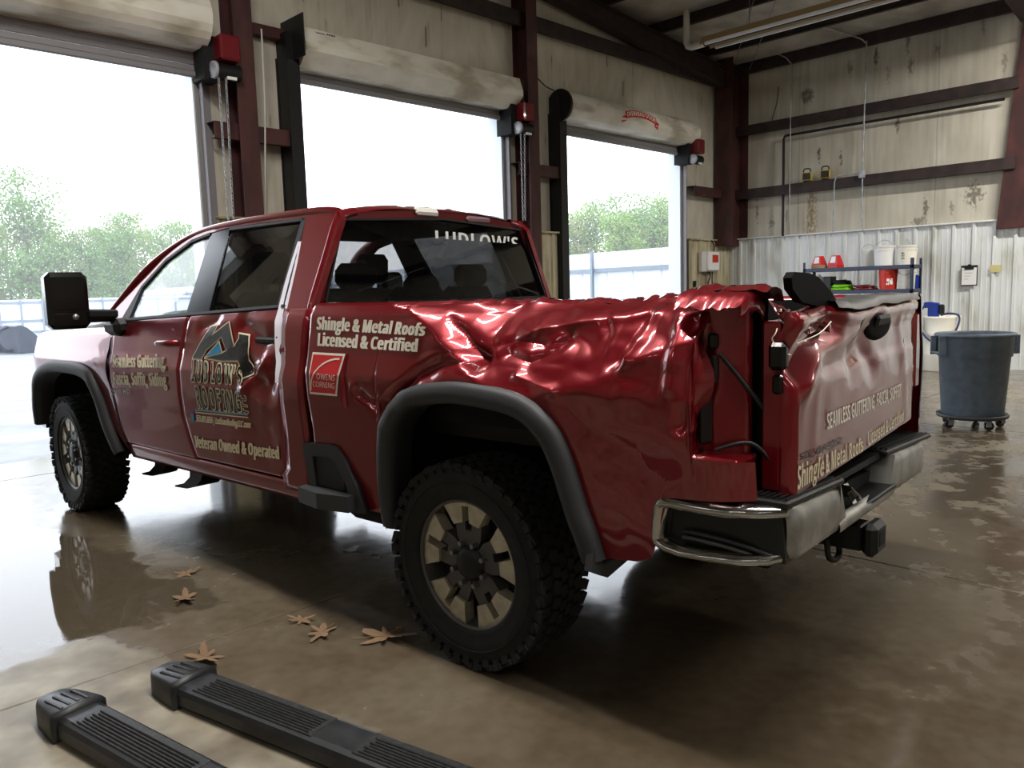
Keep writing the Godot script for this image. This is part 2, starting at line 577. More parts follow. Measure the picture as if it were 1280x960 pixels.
# ---------- the hall ----------
func floor_maps() -> Array:
	var n := 1280
	var col := Image.create(n, n, false, Image.FORMAT_RGB8)
	var rgh := Image.create(n, n, false, Image.FORMAT_RGB8)
	var a := FastNoiseLite.new()
	a.seed = 91
	a.frequency = 0.55
	a.fractal_octaves = 4
	var b := FastNoiseLite.new()
	b.seed = 92
	b.frequency = 3.2
	b.fractal_octaves = 4
	var g := FastNoiseLite.new()
	g.seed = 93
	g.frequency = 11.0
	g.fractal_octaves = 3
	var brown := Color(0.33, 0.285, 0.225)
	var damp := Color(0.40, 0.36, 0.30)
	var dry := Color(0.60, 0.57, 0.50)
	var scale_ := Color(0.66, 0.63, 0.55)
	for j in n:
		var z := -10.0 + 18.0 * (j + 0.5) / n
		for i in n:
			var x := -2.0 + 18.0 * (i + 0.5) / n
			var p := a.get_noise_2d(x, z)
			var q := b.get_noise_2d(x, z)
			var c := brown.lerp(damp, clampf(0.35 + p * 1.1 + q * 0.4, 0.0, 1.0))
			var r := 0.20 + 0.10 * p + 0.06 * q
			# dry slab beside the loose running boards
			var k := smoothstep(-0.03, 0.05, minf(z + 3.72 + 0.30 * p + 0.10 * q, 1.22 + 0.22 * (z + 3.1) - x + 0.10 * q + 0.08 * p))
			c = c.lerp(dry.lerp(damp, clampf(0.45 + q * 0.9, 0.0, 1.0)), k)
			r = lerpf(r, 0.50, k)
			# standing water near the front wheel
			var w := smoothstep(-0.02, 0.03, minf(-3.95 - z + 0.30 * p + 0.16 * q, 1.45 + 0.10 * q - x + 0.4 * p))
			c = c.lerp(Color(0.30, 0.27, 0.22), w * 0.8)
			r = lerpf(r, 0.035, w)
			# wet from the wash under the truck and along the far wall
			var u := smoothstep(0.0, 0.25, minf(minf(x - 1.95 + 0.1 * p, 4.2 - x + 0.4 * p), -0.9 - z + 0.3 * p))
			r = lerpf(r, 0.10 + 0.06 * absf(q), u)
			var far := smoothstep(0.0, 0.6, minf(x - 8.3 + p, -1.2 - z + p))
			r = lerpf(r, 0.09 + 0.05 * absf(q), far * smoothstep(-0.15, 0.12, p))
			# crusted pale scale left where water dried
			var f := g.get_noise_2d(x, z)
			var s := smoothstep(-0.02, 0.42, q + 0.6 * p - 0.05 + 0.45 * f) * smoothstep(2.2, 3.4, x) * smoothstep(-0.55, -1.3, z)
			s *= 1.0 - u
			c = c.lerp(scale_, s * 0.36)
			r = lerpf(r, 0.42, s)
			c = c.lightened(0.035 * f) if f > 0.0 else c.darkened(-0.09 * f)
			r += 0.03 * f * (1.0 - w)
			col.set_pixel(i, j, c)
			rgh.set_pixel(i, j, Color(r, r, r))
	return [ImageTexture.create_from_image(col), ImageTexture.create_from_image(rgh)]


func build_floor() -> void:
	var maps := floor_maps()
	var m := mat(Color.WHITE, 1.0)
	m.albedo_texture = maps[0]
	m.roughness_texture = maps[1]
	m.uv1_scale = Vector3(1.0 / 18.0, 1.0 / 18.0, 1)
	m.uv1_offset = Vector3(2.0 / 18.0, 10.0 / 18.0, 0)
	var fl := structure("floor", "wet brown concrete floor slabs with sawn joints and puddles", "floor")
	var st := S()
	st.set_smooth_group(-1)
	quad(st, Vector3(-9.2, -0.012, ZW - 0.3), Vector3(15.2, -0.012, ZW - 0.3), Vector3(15.2, -0.012, 9.2), Vector3(-9.2, -0.012, 9.2))
	part(fl, "joint_filler", st, M.under)
	# slabs between sawn joints; a joint runs along z=-3.385
	var xs := [-9.0, -4.9, -0.3, 4.3, 8.9, 12.4, 15.0]
	var zs := [ZW - 0.25, -7.95, -3.385, 1.2, 5.8, 9.0]
	for i in xs.size() - 1:
		for j in zs.size() - 1:
			st = S()
			var x0: float = xs[i] + 0.004
			var x1: float = xs[i + 1] - 0.004
			var z0: float = zs[j] + 0.004
			var z1: float = zs[j + 1] - 0.004
			var e := 0.004
			var P := []
			for q in [[x0, -0.012, z0], [x0, -e, z0], [x0 + e, 0.0, z0 + e]]:
				var y: float = q[1]
				var d: float = q[0] - x0
				P.append([Vector3(x0 + d, y, z0 + d), Vector3(x1 - d, y, z0 + d), Vector3(x1 - d, y, z1 - d), Vector3(x0 + d, y, z1 - d)])
			st.set_smooth_group(-1)
			for L in 2:
				for k in 4:
					var k1 := (k + 1) % 4
					for v in [P[L][k], P[L + 1][k], P[L + 1][k1], P[L][k], P[L + 1][k1], P[L][k1]]:
						st.set_uv(Vector2(v.x, v.z))
						st.add_vertex(v)
			for v in [P[2][0], P[2][1], P[2][2], P[2][0], P[2][2], P[2][3]]:
				st.set_uv(Vector2(v.x, v.z))
				st.add_vertex(v)
			part(fl, "slab", st, m)


func girt(parent: Node, a: Vector3, b: Vector3, inward: Vector3, h: float, m: Material) -> void:
	# cold-formed Z section lying on its side: a web and two lips
	var st := S()
	var mid := (a + b) / 2
	var L := a.distance_to(b)
	var turn := Basis(( b - a).normalized(), Vector3.UP, (b - a).normalized().cross(Vector3.UP))
	var inw := inward.normalized()
	box(st, Transform3D(turn, mid + inw * 0.20), Vector3(L, h, 0.006))
	box(st, Transform3D(turn, mid + inw * 0.10 + Vector3.UP * h / 2), Vector3(L, 0.006, 0.2))
	box(st, Transform3D(turn, mid + inw * 0.16 - Vector3.UP * h / 2), Vector3(L, 0.006, 0.08))
	part(parent, "girt", st, m)


func i_column(parent: Node, called: String, a: Vector3, b: Vector3, face: Vector3, w: float, d0: float, d1: float, m: Material) -> void:
	# rolled section from a to b; face points to the flange that shows, d0/d1 depth at both ends
	var st := S()
	var y := (b - a).normalized()
	var f := (face - y * face.dot(y)).normalized()
	var s := y.cross(f)
	st.set_smooth_group(-1)
	var ring := func(p: Vector3, d: float) -> Array:
		return [p + s * w / 2 + f * d, p - s * w / 2 + f * d, p - s * w / 2 + f * (d - 0.014), p - s * 0.006 + f * (d - 0.014), p - s * 0.006 + f * 0.014, p - s * w / 2 + f * 0.014, p - s * w / 2, p + s * w / 2, p + s * w / 2 + f * 0.014, p + s * 0.006 + f * 0.014, p + s * 0.006 + f * (d - 0.014), p + s * w / 2 + f * (d - 0.014)]
	var A: Array = ring.call(a, d0)
	var B: Array = ring.call(b, d1)
	for i in 12:
		var k := (i + 1) % 12
		quad(st, A[i], B[i], B[k], A[k])
	part(parent, called, st, m)


const OPEN := [[0.35, 3.84], [5.0, 8.45], [9.65, 13.19]]
const TOP := 4.16

func liner_run(parent: Node, a: Vector3, b: Vector3, inward: Vector3, h: float, m: Material) -> void:
	# ribbed steel liner sheets standing against the wall, one piece for each rib spacing
	var L := a.distance_to(b)
	var d := (b - a).normalized()
	var n := maxi(1, int(round(L / 0.305)))
	var s := L / n
	var mesh: ArrayMesh
	var prof := [[0.0, 0.0], [0.03, 0.0], [0.045, 0.032], [0.085, 0.032], [0.10, 0.0], [0.16, 0.0], [0.165, 0.006], [0.18, 0.006], [0.185, 0.0], [0.235, 0.0], [0.24, 0.006], [0.255, 0.006], [0.26, 0.0], [s / 1.0, 0.0]]
	var st := S()
	st.set_smooth_group(-1)
	for i in prof.size() - 1:
		var p: Array = prof[i]
		var q: Array = prof[i + 1]
		quad(st, Vector3(p[0], 0, p[1]), Vector3(p[0], h, p[1]), Vector3(q[0], h, q[1]), Vector3(q[0], 0, q[1]))
	mesh = done(st)
	for i in n:
		var o := part(parent, "liner_panel", mesh, m)
		o.transform = Transform3D(Basis(d, Vector3.UP, inward), a + d * s * i + inward * 0.05)
	st = S()
	var c := (a + b) / 2 + inward * 0.06
	box(st, Transform3D(Basis(d, Vector3.UP, inward), c + Vector3.UP * (h + 0.012)), Vector3(L, 0.03, 0.1), 0.006)
	part(parent, "liner_cap", st, m)


func build_walls() -> void:
	# door wall with three openings
	var w := structure("wall_front", "cream insulated metal wall with three roll-up door openings", "wall")
	var st := S()
	var last := -9.25
	for o in OPEN:
		bx(st, last, o[0], 0.0, TOP, ZW - 0.25, ZW)
		last = o[1]
	bx(st, last, XW + 0.25, 0.0, TOP, ZW - 0.25, ZW)
	bx(st, -9.25, XW + 0.25, TOP, 7.2, ZW - 0.25, ZW)
	part(w, "insulation_facing", st, M.vinyl)
	for seg in [[-0.6, 0.2], [3.95, 4.95], [8.6, 9.55], [13.35, 15.0]]:
		girt(w, Vector3(seg[0], 3.33, ZW), Vector3(seg[1], 3.33, ZW), Vector3.BACK, 0.17, M.primer)
	girt(w, Vector3(3.9, 5.47, ZW), Vector3(15.0, 5.47, ZW), Vector3.BACK, 0.2, M.primer_dark)
	girt(w, Vector3(-9, 5.47, ZW), Vector3(3.9, 5.47, ZW), Vector3.BACK, 0.2, M.primer_dark)
	for x in [4.3, 8.84]:
		i_column(w, "wall_column", Vector3(x, 0, ZW), Vector3(x, 7.0, ZW), Vector3.BACK, 0.22, 0.30, 0.30, M.primer)
	for o in OPEN:
		# white trim lining the opening, dark door tracks at both sides
		st = S()
		bx(st, o[0], o[0] + 0.012, 0, TOP, ZW - 0.26, ZW + 0.004)
		bx(st, o[1] - 0.012, o[1], 0, TOP, ZW - 0.26, ZW + 0.004)
		bx(st, o[0], o[1], TOP - 0.012, TOP, ZW - 0.26, ZW + 0.004)
		part(w, "opening_trim", st, M.fence)
	liner_run(w, Vector3(13.40, 0, ZW), Vector3(14.95, 0, ZW), Vector3.BACK, 2.41, M.liner_old)
	liner_run(w, Vector3(8.98, 0, ZW + 0.08), Vector3(9.62, 0, ZW + 0.08), Vector3.BACK, 2.40, M.liner_old)
	liner_run(w, Vector3(8.50, 0, ZW), Vector3(8.72, 0, ZW), Vector3.BACK, 2.40, M.liner_old)
	liner_run(w, Vector3(3.98, 0, ZW), Vector3(4.90, 0, ZW), Vector3.BACK, 2.40, M.liner_old)
	# side wall
	var r := structure("wall_right", "stained cream side wall with brown girts above white ribbed liner", "wall")
	st = S()
	bx(st, XW, XW + 0.25, 0, 6.0, ZW - 0.25, 9.25)
	part(r, "insulation_facing", st, M.vinyl)
	st = S()
	st.set_smooth_group(-1)
	var fx := XW - 0.012
	for q in [[-8.56, 2.3], [-8.56, 6.0], [-2.9, 6.0], [-8.56, 2.3], [-2.9, 6.0], [-2.9, 2.3]]:
		st.set_uv(Vector2((q[0] + 8.56) / 5.66, (6.0 - q[1]) / 3.7))
		st.add_vertex(Vector3(fx, q[1], q[0]))
	part(r, "insulation_facing", st, M.vinyl_side)
	girt(r, Vector3(XW, 3.32, -3.4), Vector3(XW, 3.32, ZW), Vector3.LEFT, 0.18, M.primer_dark)
	girt(r, Vector3(XW, 4.56, -3.4), Vector3(XW, 4.56, ZW), Vector3.LEFT, 0.18, M.primer_dark)
	girt(r, Vector3(XW, 3.32, 9.0), Vector3(XW, 3.32, -3.0), Vector3.LEFT, 0.18, M.primer_dark)
	girt(r, Vector3(XW, 4.56, 9.0), Vector3(XW, 4.56, -3.0), Vector3.LEFT, 0.18, M.primer_dark)
	girt(r, Vector3(XW, 5.75, 9.0), Vector3(XW, 5.75, ZW), Vector3.LEFT, 0.2, M.primer_dark)
	liner_run(r, Vector3(XW, 0, -3.0), Vector3(XW, 0, -8.5), Vector3.LEFT, 2.43, M.liner)
	liner_run(r, Vector3(XW, 0, 9.0), Vector3(XW, 0, -3.0), Vector3.LEFT, 2.43, M.liner)
	i_column(r, "frame_column", Vector3(XW - 0.02, 2.3, -8.31), Vector3(XW - 0.02, 5.9, -8.31), Vector3.LEFT, 0.38, 0.62, 0.62, M.primer)
	st = S()
	prism(st, Transform3D(Basis(Vector3.BACK, Vector3.UP, Vector3.LEFT), Vector3(XW, 0, 0)), pv([[-3.64, 2.3], [-3.36, 5.85], [-2.9, 5.85], [-2.9, 2.3]]), 0.0, 0.16)
	part(r, "frame_column", st, M.primer)
	# walls behind the camera close the hall
	var b := structure("wall_back", "cream insulated metal wall at the rear of the hall", "wall")
	st = S()
	bx(st, -9.25, XW + 0.25, 0, 7.2, 9.0, 9.25)
	part(b, "insulation_facing", st, M.vinyl)
	for y in [3.32, 4.56]:
		girt(b, Vector3(-9, y, 9.0), Vector3(15, y, 9.0), Vector3.FORWARD, 0.18, M.primer_dark)
	var l := structure("wall_left", "cream insulated metal wall across the bays", "wall")
	st = S()
	bx(st, -9.25, -9.0, 0, 6.2, ZW - 0.25, 9.25)
	part(l, "insulation_facing", st, M.vinyl)
	for y in [3.32, 4.56]:
		girt(l, Vector3(-9, y, ZW), Vector3(-9, y, 9.0), Vector3.RIGHT, 0.18, M.primer_dark)


func roof_y(x: float) -> float:
	return 5.85 + 0.085 * (15.0 - x) if x > 3.0 else 6.87 - 0.085 * (3.0 - x)


func build_roof() -> void:
	var c := structure("ceiling", "pale insulated pitched roof on dark steel rafters and purlins", "ceiling")
	var st := S()
	st.set_smooth_group(-1)
	for s in [[-9.3, 3.0], [3.0, 15.3]]:
		var p := PackedVector2Array([Vector2(s[0], roof_y(s[0])), Vector2(s[1], roof_y(s[1])), Vector2(s[1], roof_y(s[1]) + 0.2), Vector2(s[0], roof_y(s[0]) + 0.2)])
		prism(st, Transform3D(), p, ZW - 0.3, 9.3)
	part(c, "roof_facing", st, M.roof)
	for z in [-8.31, -3.2, 2.0, 7.0]:
		for s in [[14.42, 3.0, 0.52], [3.0, -9.0, 0.34]]:
			var d1 := 0.34 if s[0] > 5.0 else 0.52
			i_column(c, "rafter", Vector3(s[0], roof_y(s[0]) - 0.2, z), Vector3(s[1], roof_y(s[1]) - 0.2, z), Vector3.DOWN, 0.22, s[2] - 0.16, d1 - 0.16, M.primer_dark)
	for x in [13.6, 12.1, 10.6, 9.1, 7.6, 6.1, 4.6, 3.1, 1.6, 0.1, -1.4, -2.9, -4.4, -5.9, -7.4]:
		st = S()
		bx(st, x - 0.004, x + 0.004, roof_y(x) - 0.2, roof_y(x), ZW, 9.0)
		bx(st, x - 0.07, x + 0.004, roof_y(x) - 0.206, roof_y(x) - 0.2, ZW, 9.0)
		part(c, "purlin", st, M.primer_dark)
	for q in [[14.2, -8.0, 7.5, -3.3], [14.2, -3.3, 7.5, -8.0], [14.6, -7.9, 10.4, -4.9]]:
		st = S()
		cyl(st, Vector3(q[0], roof_y(q[0]) - 0.24, q[1]), Vector3(q[2], roof_y(q[2]) - 0.24, q[3]), 0.007, -1, 6)
		part(c, "brace_cable", st, M.steel)


func build_doors() -> void:
	var round_prof := []
	for k in 13:
		var a := deg_to_rad(-100.0 + 200.0 * k / 12.0)
		round_prof.append(Vector2(cos(a) * 0.24, sin(a) * 0.24))
	round_prof.append(Vector2(-0.16, 0.24))
	round_prof.append(Vector2(-0.16, -0.24))
	var box_prof := [[-0.1, 0.36], [0.22, 0.36], [0.28, 0.18], [0.28, 0.10], [0.12, -0.06], [-0.1, -0.06]]
	var labels := ["roll-up door rolled into a dirty round cream hood, grey slats hanging low", "roll-up door rolled into a faceted cream hood with a printed label", "roll-up door rolled into a round cream hood with red ribbon lettering"]
	for i in 3:
		var o: Array = OPEN[i]
		var d := structure("door_%d" % (i + 1), labels[i], "roll-up door")
		var st := S()
		# hood runs along x; profile x = away from wall, y = up
		var along_x := Transform3D(Basis(Vector3.BACK, Vector3.UP, Vector3.LEFT), Vector3.ZERO)
		if i == 1:
			along_x.origin = Vector3(0, 4.20, ZW + 0.12)
			prism(st, along_x, pv(box_prof), -8.52, -5.0)
		else:
			along_x.origin = Vector3(0, 4.40 if i == 0 else 4.35, ZW + 0.2)
			var pp := PackedVector2Array()
			for q in round_prof:
				pp.append(q * (1.15 if i == 0 else 0.95))
			prism(st, along_x, pp, -o[1] - 0.05, -o[0] + 0.05)
		part(d, "hood", st, M.hood)
		if i > 0:
			# lumpy brown sealant where the hood meets the wall
			st = S()
			var F := [[], [], []]
			var n := 70
			for k in n + 1:
				var x := lerpf(o[0] + 0.02, o[1], float(k) / n)
				var b := 0.03 + 0.03 * absf(nz.get_noise_2d(x * 7.0, 3.0 * i)) + 0.02 * nz.get_noise_2d(x * 23.0, 8.0)
				var y0 := 4.555 if i == 1 else 4.565
				F[0].append(Vector3(x, y0 + b, ZW + 0.001))
				F[1].append(Vector3(x, y0 + b * 0.4, ZW + 0.045))
				F[2].append(Vector3(x, y0 - 0.01 - 0.5 * b * float(i - 1), ZW + 0.06 + 0.10 * b + 0.10 * float(i - 1)))
			sheet(st, F, true)
			part(d, "sealant", st, M.foam)
		# slat curtain hanging just under the hood
		var low: float = [3.93, 4.07, 4.02][i]
		var y := low
		while y < 4.30:
			st = S()
			bx(st, o[0] - 0.02, o[1] + 0.02, y, y + 0.066, ZW + 0.04, ZW + 0.062, 0.008)
			part(d, "slat", st, M.slat)
			y += 0.068
		st = S()
		bx(st, o[0] - 0.02, o[1] + 0.02, low - 0.06, low, ZW + 0.025, ZW + 0.08, 0.008)
		part(d, "bottom_bar", st, M.slat)
		for s in 2:
			st = S()
			var gx: float = o[s] + (-0.09 if s == 0 else 0.09)
			bx(st, gx - 0.08, gx + 0.08, 0.0, 4.25, ZW, ZW + 0.02)
			var e: float = o[s] + (-0.16 if s == 0 else 0.05)
			bx(st, e, e + 0.012 if s == 1 else e + 0.16, 0.0, 4.5 if s == 0 and i > 0 else 4.2, ZW + 0.02, ZW + (0.24 if s == 0 else 0.10))
			part(d, "door_track", st, M.black if s == 0 else M.slat)
		if i == 1:
			st = S()
			box(st, Transform3D(Basis(), Vector3(4.93, 4.43, ZW + 0.24)), Vector3(0.014, 0.46, 0.50), 0.002)
			box(st, Transform3D(Basis(), Vector3(8.55, 4.33, ZW + 0.2)), Vector3(0.014, 0.42, 0.36), 0.002)
			part(d, "hood_bracket", st, M.black)
			st = S()
			bx(st, 5.15, 5.45, 4.46, 4.54, ZW + 0.345, ZW + 0.352)
			part(d, "maker_label", st, M.white_dull)
			st = S()
			for k in 3:
				bx(st, 5.17, 5.29, 4.475 + 0.021 * k, 4.485 + 0.021 * k, ZW + 0.352, ZW + 0.354)
			for k in 2:
				for q in 4:
					bx(st, 5.31 + 0.03 * q, 5.333 + 0.03 * q, 4.50 + 0.022 * k, 4.515 + 0.022 * k, ZW + 0.352, ZW + 0.354)
			part(d, "label_print", st, M.black)
		if i == 2:
			st = S()
			lathe(st, Transform3D(Basis(Vector3.UP, Vector3.RIGHT, Vector3.FORWARD), Vector3(9.52, 4.35, ZW + 0.2)), [Vector2(0, 0.06), Vector2(0.2, 0.06), Vector2(0.25, 0.04), Vector2(0.25, 0.0), Vector2(0, 0)], 28, false)
			part(d, "hood_end_cap", st, M.black)
			# red ribbon with arched lettering, bent round the hood
			var put := func(p: Vector2) -> Vector3:
				var bend := -0.35 * (p.x - 11.36) * (p.x - 11.36)
				var a := clampf((p.y + bend) / 0.235, -1.4, 1.4)
				return Vector3(p.x, 4.35 + sin(a) * 0.231, ZW + 0.2 + cos(a) * 0.231)
			st = S()
			var G := []
			for r in 3:
				var row := []
				for k in 25:
					row.append(put.call(Vector2(10.92 + 0.88 * k / 24.0, 0.015 + 0.06 * r)))
				G.append(row)
			sheet(st, G)
			for s in [10.84, 11.76]:
				G = []
				for r in 2:
					G.append([put.call(Vector2(s, -0.03 + 0.10 * r)), put.call(Vector2(s + 0.06, -0.03 + 0.10 * r)), put.call(Vector2(s + 0.12, -0.03 + 0.10 * r))])
				sheet(st, G)
			part(d, "ribbon_logo", st, M.decal_red)
			st = S()
			var lift := func(p: Vector2) -> Vector3:
				var q: Vector3 = put.call(p)
				return q + Vector3(0, 0.002, 0.006)
			letters(st, "OVERHEAD DOOR", [Vector2(10.95, 0.115), Vector2(11.77, 0.115), Vector2(11.77, 0.035), Vector2(10.95, 0.035)], lift)
			part(d, "logo_lettering", st, M.cream)
	# chain-hoist door operators on the columns
	var spots := [[3.98, 4.02, "red chain-hoist door operator beside the dirty round hood"], [8.50, 3.98, "red chain-hoist door operator on the column between two doors"], [13.13, 3.98, "chain-hoist door operator under the red lettered hood, by the corner"]]
	for i in 3:
		var t := thing("door_operator", spots[i][2], "door operator", Vector3(spots[i][0], spots[i][1], ZW), 0.0, "chain-hoist operators of the roll-up doors")
		var st := S()
		bx(st, -0.12, 0.06, -0.20, 0.24, 0.02, 0.30, 0.01)
		bx(st, -0.14, -0.12, -0.20, 0.26, 0.0, 0.30)
		part(t, "mounting_bracket", st, M.under)
		st = S()
		bx(st, -0.02, 0.20, -0.02, 0.24, 0.20, 0.46, 0.02)
		part(t, "housing", st, M.red_box)
		st = S()
		cyl(st, Vector3(-0.05, -0.12, 0.34), Vector3(0.22, -0.12, 0.34), 0.085, -1, 20)
		part(t, "motor", st, M.black)
		st = S()
		lathe(st, Transform3D(Basis(Vector3.UP, Vector3.LEFT, Vector3.BACK), Vector3(-0.05, -0.12, 0.36)), [Vector2(0, 0.04), Vector2(0.03, 0.05), Vector2(0.06, 0.03), Vector2(0.085, 0.035), Vector2(0.09, 0.0), Vector2(0.06, -0.01)], 20)
		part(t, "chain_wheel", st, M.galv)
		st = S()
		bx(st, 0.05, 0.15, -0.21, -0.18, 0.40, 0.43)
		part(t, "tag", st, M.white)
		if i < 2:
			var hang := 2.75 if i == 0 else 1.45
			for s in [-0.03, 0.05]:
				st = S()
				var y := -0.2
				var k := 0
				while y > -hang:
					var b := Basis(Vector3.UP, PI / 2 * (k % 2) + 0.4)
					var zz := 0.38
					var ring := []
					for q in 7:
						var a := TAU * q / 6
						ring.append(Vector3(s + (0.04 * (y + 0.2) / hang if s > 0 else 0.0), y, zz) + b * Vector3(cos(a) * 0.012, sin(a) * 0.026, 0))
					tube(st, ring, 0.0045, 4)
					y -= 0.038
					k += 1
				part(t, "chain", st, M.galv)
# ---------- the truck (own axes: nose towards -z, rear axle at z=0, driver side at -x) ----------
const PROF := [[0.40, 0.95], [0.50, 0.965], [0.56, 0.985], [0.70, 1.0], [0.85, 1.005], [1.0, 1.02], [1.12, 1.022], [1.2, 1.0], [1.3, 0.985], [1.4, 0.965], [1.44, 0.945], [2.2, 0.588]]
const BED := [[0.45, 0.96], [0.56, 0.985], [0.70, 1.0], [0.9, 1.01], [1.05, 1.03], [1.16, 1.035], [1.25, 1.015], [1.36, 0.995], [1.43, 0.985], [1.47, 0.96]]
const REAR_ARCH := [[-0.505, 0.50], [-0.497, 0.657], [-0.486, 0.796], [-0.464, 0.918], [-0.419, 1.018], [-0.342, 1.085], [-0.243, 1.128], [-0.120, 1.150], [0.019, 1.162], [0.150, 1.157], [0.283, 1.145], [0.369, 1.124], [0.438, 1.086], [0.489, 1.034], [0.526, 0.967], [0.553, 0.898], [0.580, 0.815], [0.603, 0.745], [0.630, 0.68], [0.66, 0.58]]
const FRONT_ARCH := [[-4.66, 0.60], [-4.62, 0.80], [-4.53, 0.96], [-4.36, 1.06], [-4.15, 1.10], [-3.84, 1.105], [-3.645, 1.095], [-3.50, 1.062], [-3.425, 0.996], [-3.368, 0.90], [-3.319, 0.78], [-3.258, 0.66], [-3.185, 0.53]]

func fender_end(y: float) -> float:   # gap between front fender and front door
	return lerp_table([[0.55, -3.09], [0.7, -3.17], [0.85, -3.215], [1.05, -3.235], [1.42, -3.21]], y)

func side_x(y: float) -> float:
	return lerp_table(PROF, y)

func seg_d(p: Vector2, a: Vector2, b: Vector2) -> float:
	var t := clampf((p - a).dot(b - a) / (b - a).length_squared(), 0.0, 1.0)
	return p.distance_to(a.lerp(b, t))

func fold(p: Vector2, line: Array, width: float, amp: float) -> float:
	var d := 9.0
	for i in line.size() - 1:
		d = minf(d, seg_d(p, line[i], line[i + 1]))
	var k := maxf(0.0, 1.0 - d / width)
	return amp * k * (0.4 + 0.6 * k)

const CREASE_Y := [[-0.6, 1.50], [-0.3, 1.45], [-0.14, 1.36], [0.0, 1.24], [0.14, 1.17], [0.375, 1.135], [0.485, 1.155], [0.65, 1.20], [0.80, 1.276], [0.91, 1.317], [1.0, 1.345], [1.2, 1.42]]
const CREASE_IN := [[-0.6, 0.0], [-0.35, 0.015], [-0.15, 0.05], [0.05, 0.09], [0.4, 0.12], [0.8, 0.12], [1.0, 0.08], [1.2, 0.04]]
const RIDGE_Y := [[-0.5, 1.47], [-0.2, 1.455], [-0.136, 1.433], [-0.07, 1.375], [0.015, 1.30], [0.085, 1.255], [0.31, 1.368], [0.49, 1.395], [0.72, 1.42], [1.0, 1.432], [1.2, 1.44]]
const RIDGE_IN := [[-0.5, 0.0], [-0.2, 0.06], [0.0, 0.12], [0.4, 0.13], [0.8, 0.10], [1.0, 0.05], [1.2, 0.03]]
var bed_folds := [
	[[Vector2(-0.22, 1.48), Vector2(-0.136, 1.433), Vector2(-0.07, 1.371), Vector2(0.015, 1.294), Vector2(0.085, 1.251)], 0.06, 0.036],
	[[Vector2(0.10, 1.262), Vector2(0.31, 1.368), Vector2(0.49, 1.395), Vector2(0.74, 1.42)], 0.03, -0.016],
	[[Vector2(-0.46, 1.02), Vector2(-0.22, 1.182), Vector2(-0.11, 1.228), Vector2(0.06, 1.248)], 0.055, 0.036],
	[[Vector2(-0.60, 1.09), Vector2(-0.49, 1.035), Vector2(-0.45, 1.02)], 0.045, 0.035],
	[[Vector2(-0.64, 1.12), Vector2(-0.53, 1.07)], 0.03, -0.012],
	[[Vector2(0.205, 1.276), Vector2(0.326, 1.251), Vector2(0.432, 1.297), Vector2(0.463, 1.339)], 0.04, 0.022],
	[[Vector2(0.16, 1.31), Vector2(0.27, 1.335), Vector2(0.36, 1.31)], 0.035, 0.016],
	[[Vector2(0.294, 1.206), Vector2(0.40, 1.18), Vector2(0.486, 1.165)], 0.035, -0.014],
	[[Vector2(0.755, 1.42), Vector2(0.735, 1.35), Vector2(0.715, 1.27)], 0.05, 0.045],
	[[Vector2(0.81, 1.43), Vector2(0.80, 1.35), Vector2(0.775, 1.29)], 0.035, -0.018],
	[[Vector2(0.60, 1.42), Vector2(0.64, 1.36)], 0.03, 0.014],
	[[Vector2(0.92, 1.44), Vector2(0.95, 1.36), Vector2(0.94, 1.20)], 0.04, -0.022],
	[[Vector2(0.985, 1.40), Vector2(1.0, 1.25), Vector2(0.98, 1.08)], 0.04, 0.03],
	[[Vector2(0.62, 1.05), Vector2(0.80, 0.98), Vector2(0.90, 0.86)], 0.18, 0.014],
]

func bed_x(z: float, y: float) -> float:   # distance of the crushed driver-side bed skin from the middle
	var base := lerp_table(BED, y)
	var yc := lerp_table(CREASE_Y, z)
	var inn := 0.0
	if y > yc:
		var yr := maxf(lerp_table(RIDGE_Y, z), yc + 0.02)
		inn = lerp_table(CREASE_IN, z) * clampf((y - yc) / (yr - yc), 0.0, 1.0) + lerp_table(RIDGE_IN, z) * smoothstep(yr, 1.475, y)
	var p := Vector2(z, y)
	for f in bed_folds:
		inn += fold(p, f[0], f[1], f[2])
	var hurt := smoothstep(-0.45, 0.0, z) * smoothstep(1.10, 1.28, y)
	inn += hurt * (0.010 * nz.get_noise_3d(z * 2.6, y * 5.0, 1.0) + 0.013 * (nz2.get_noise_2d(z * 1.7 + 4.0, y * 3.2) - 0.4))
	inn += 0.005 * nz.get_noise_3d(z * 2.5, y * 2.5, 7.0) * smoothstep(-0.5, 0.0, z)
	return base - inn

func rear_door_x(z: float, y: float) -> float:
	var p := Vector2(z, y)
	var inn := 0.0
	inn += fold(p, [Vector2(-1.62, 1.38), Vector2(-1.40, 1.30), Vector2(-1.28, 1.34)], 0.09, 0.025)
	inn += fold(p, [Vector2(-1.50, 1.14), Vector2(-1.34, 1.06), Vector2(-1.26, 1.16)], 0.10, 0.03)
	inn += fold(p, [Vector2(-1.58, 1.04), Vector2(-1.45, 1.13), Vector2(-1.36, 1.20)], 0.06, -0.018)
	inn += fold(p, [Vector2(-2.05, 1.36), Vector2(-1.9, 1.40)], 0.07, 0.016)
	inn += 0.006 * nz.get_noise_3d(z * 3.0, y * 3.0, 3.0) * smoothstep(-2.1, -1.5, z)
	return side_x(y) - inn

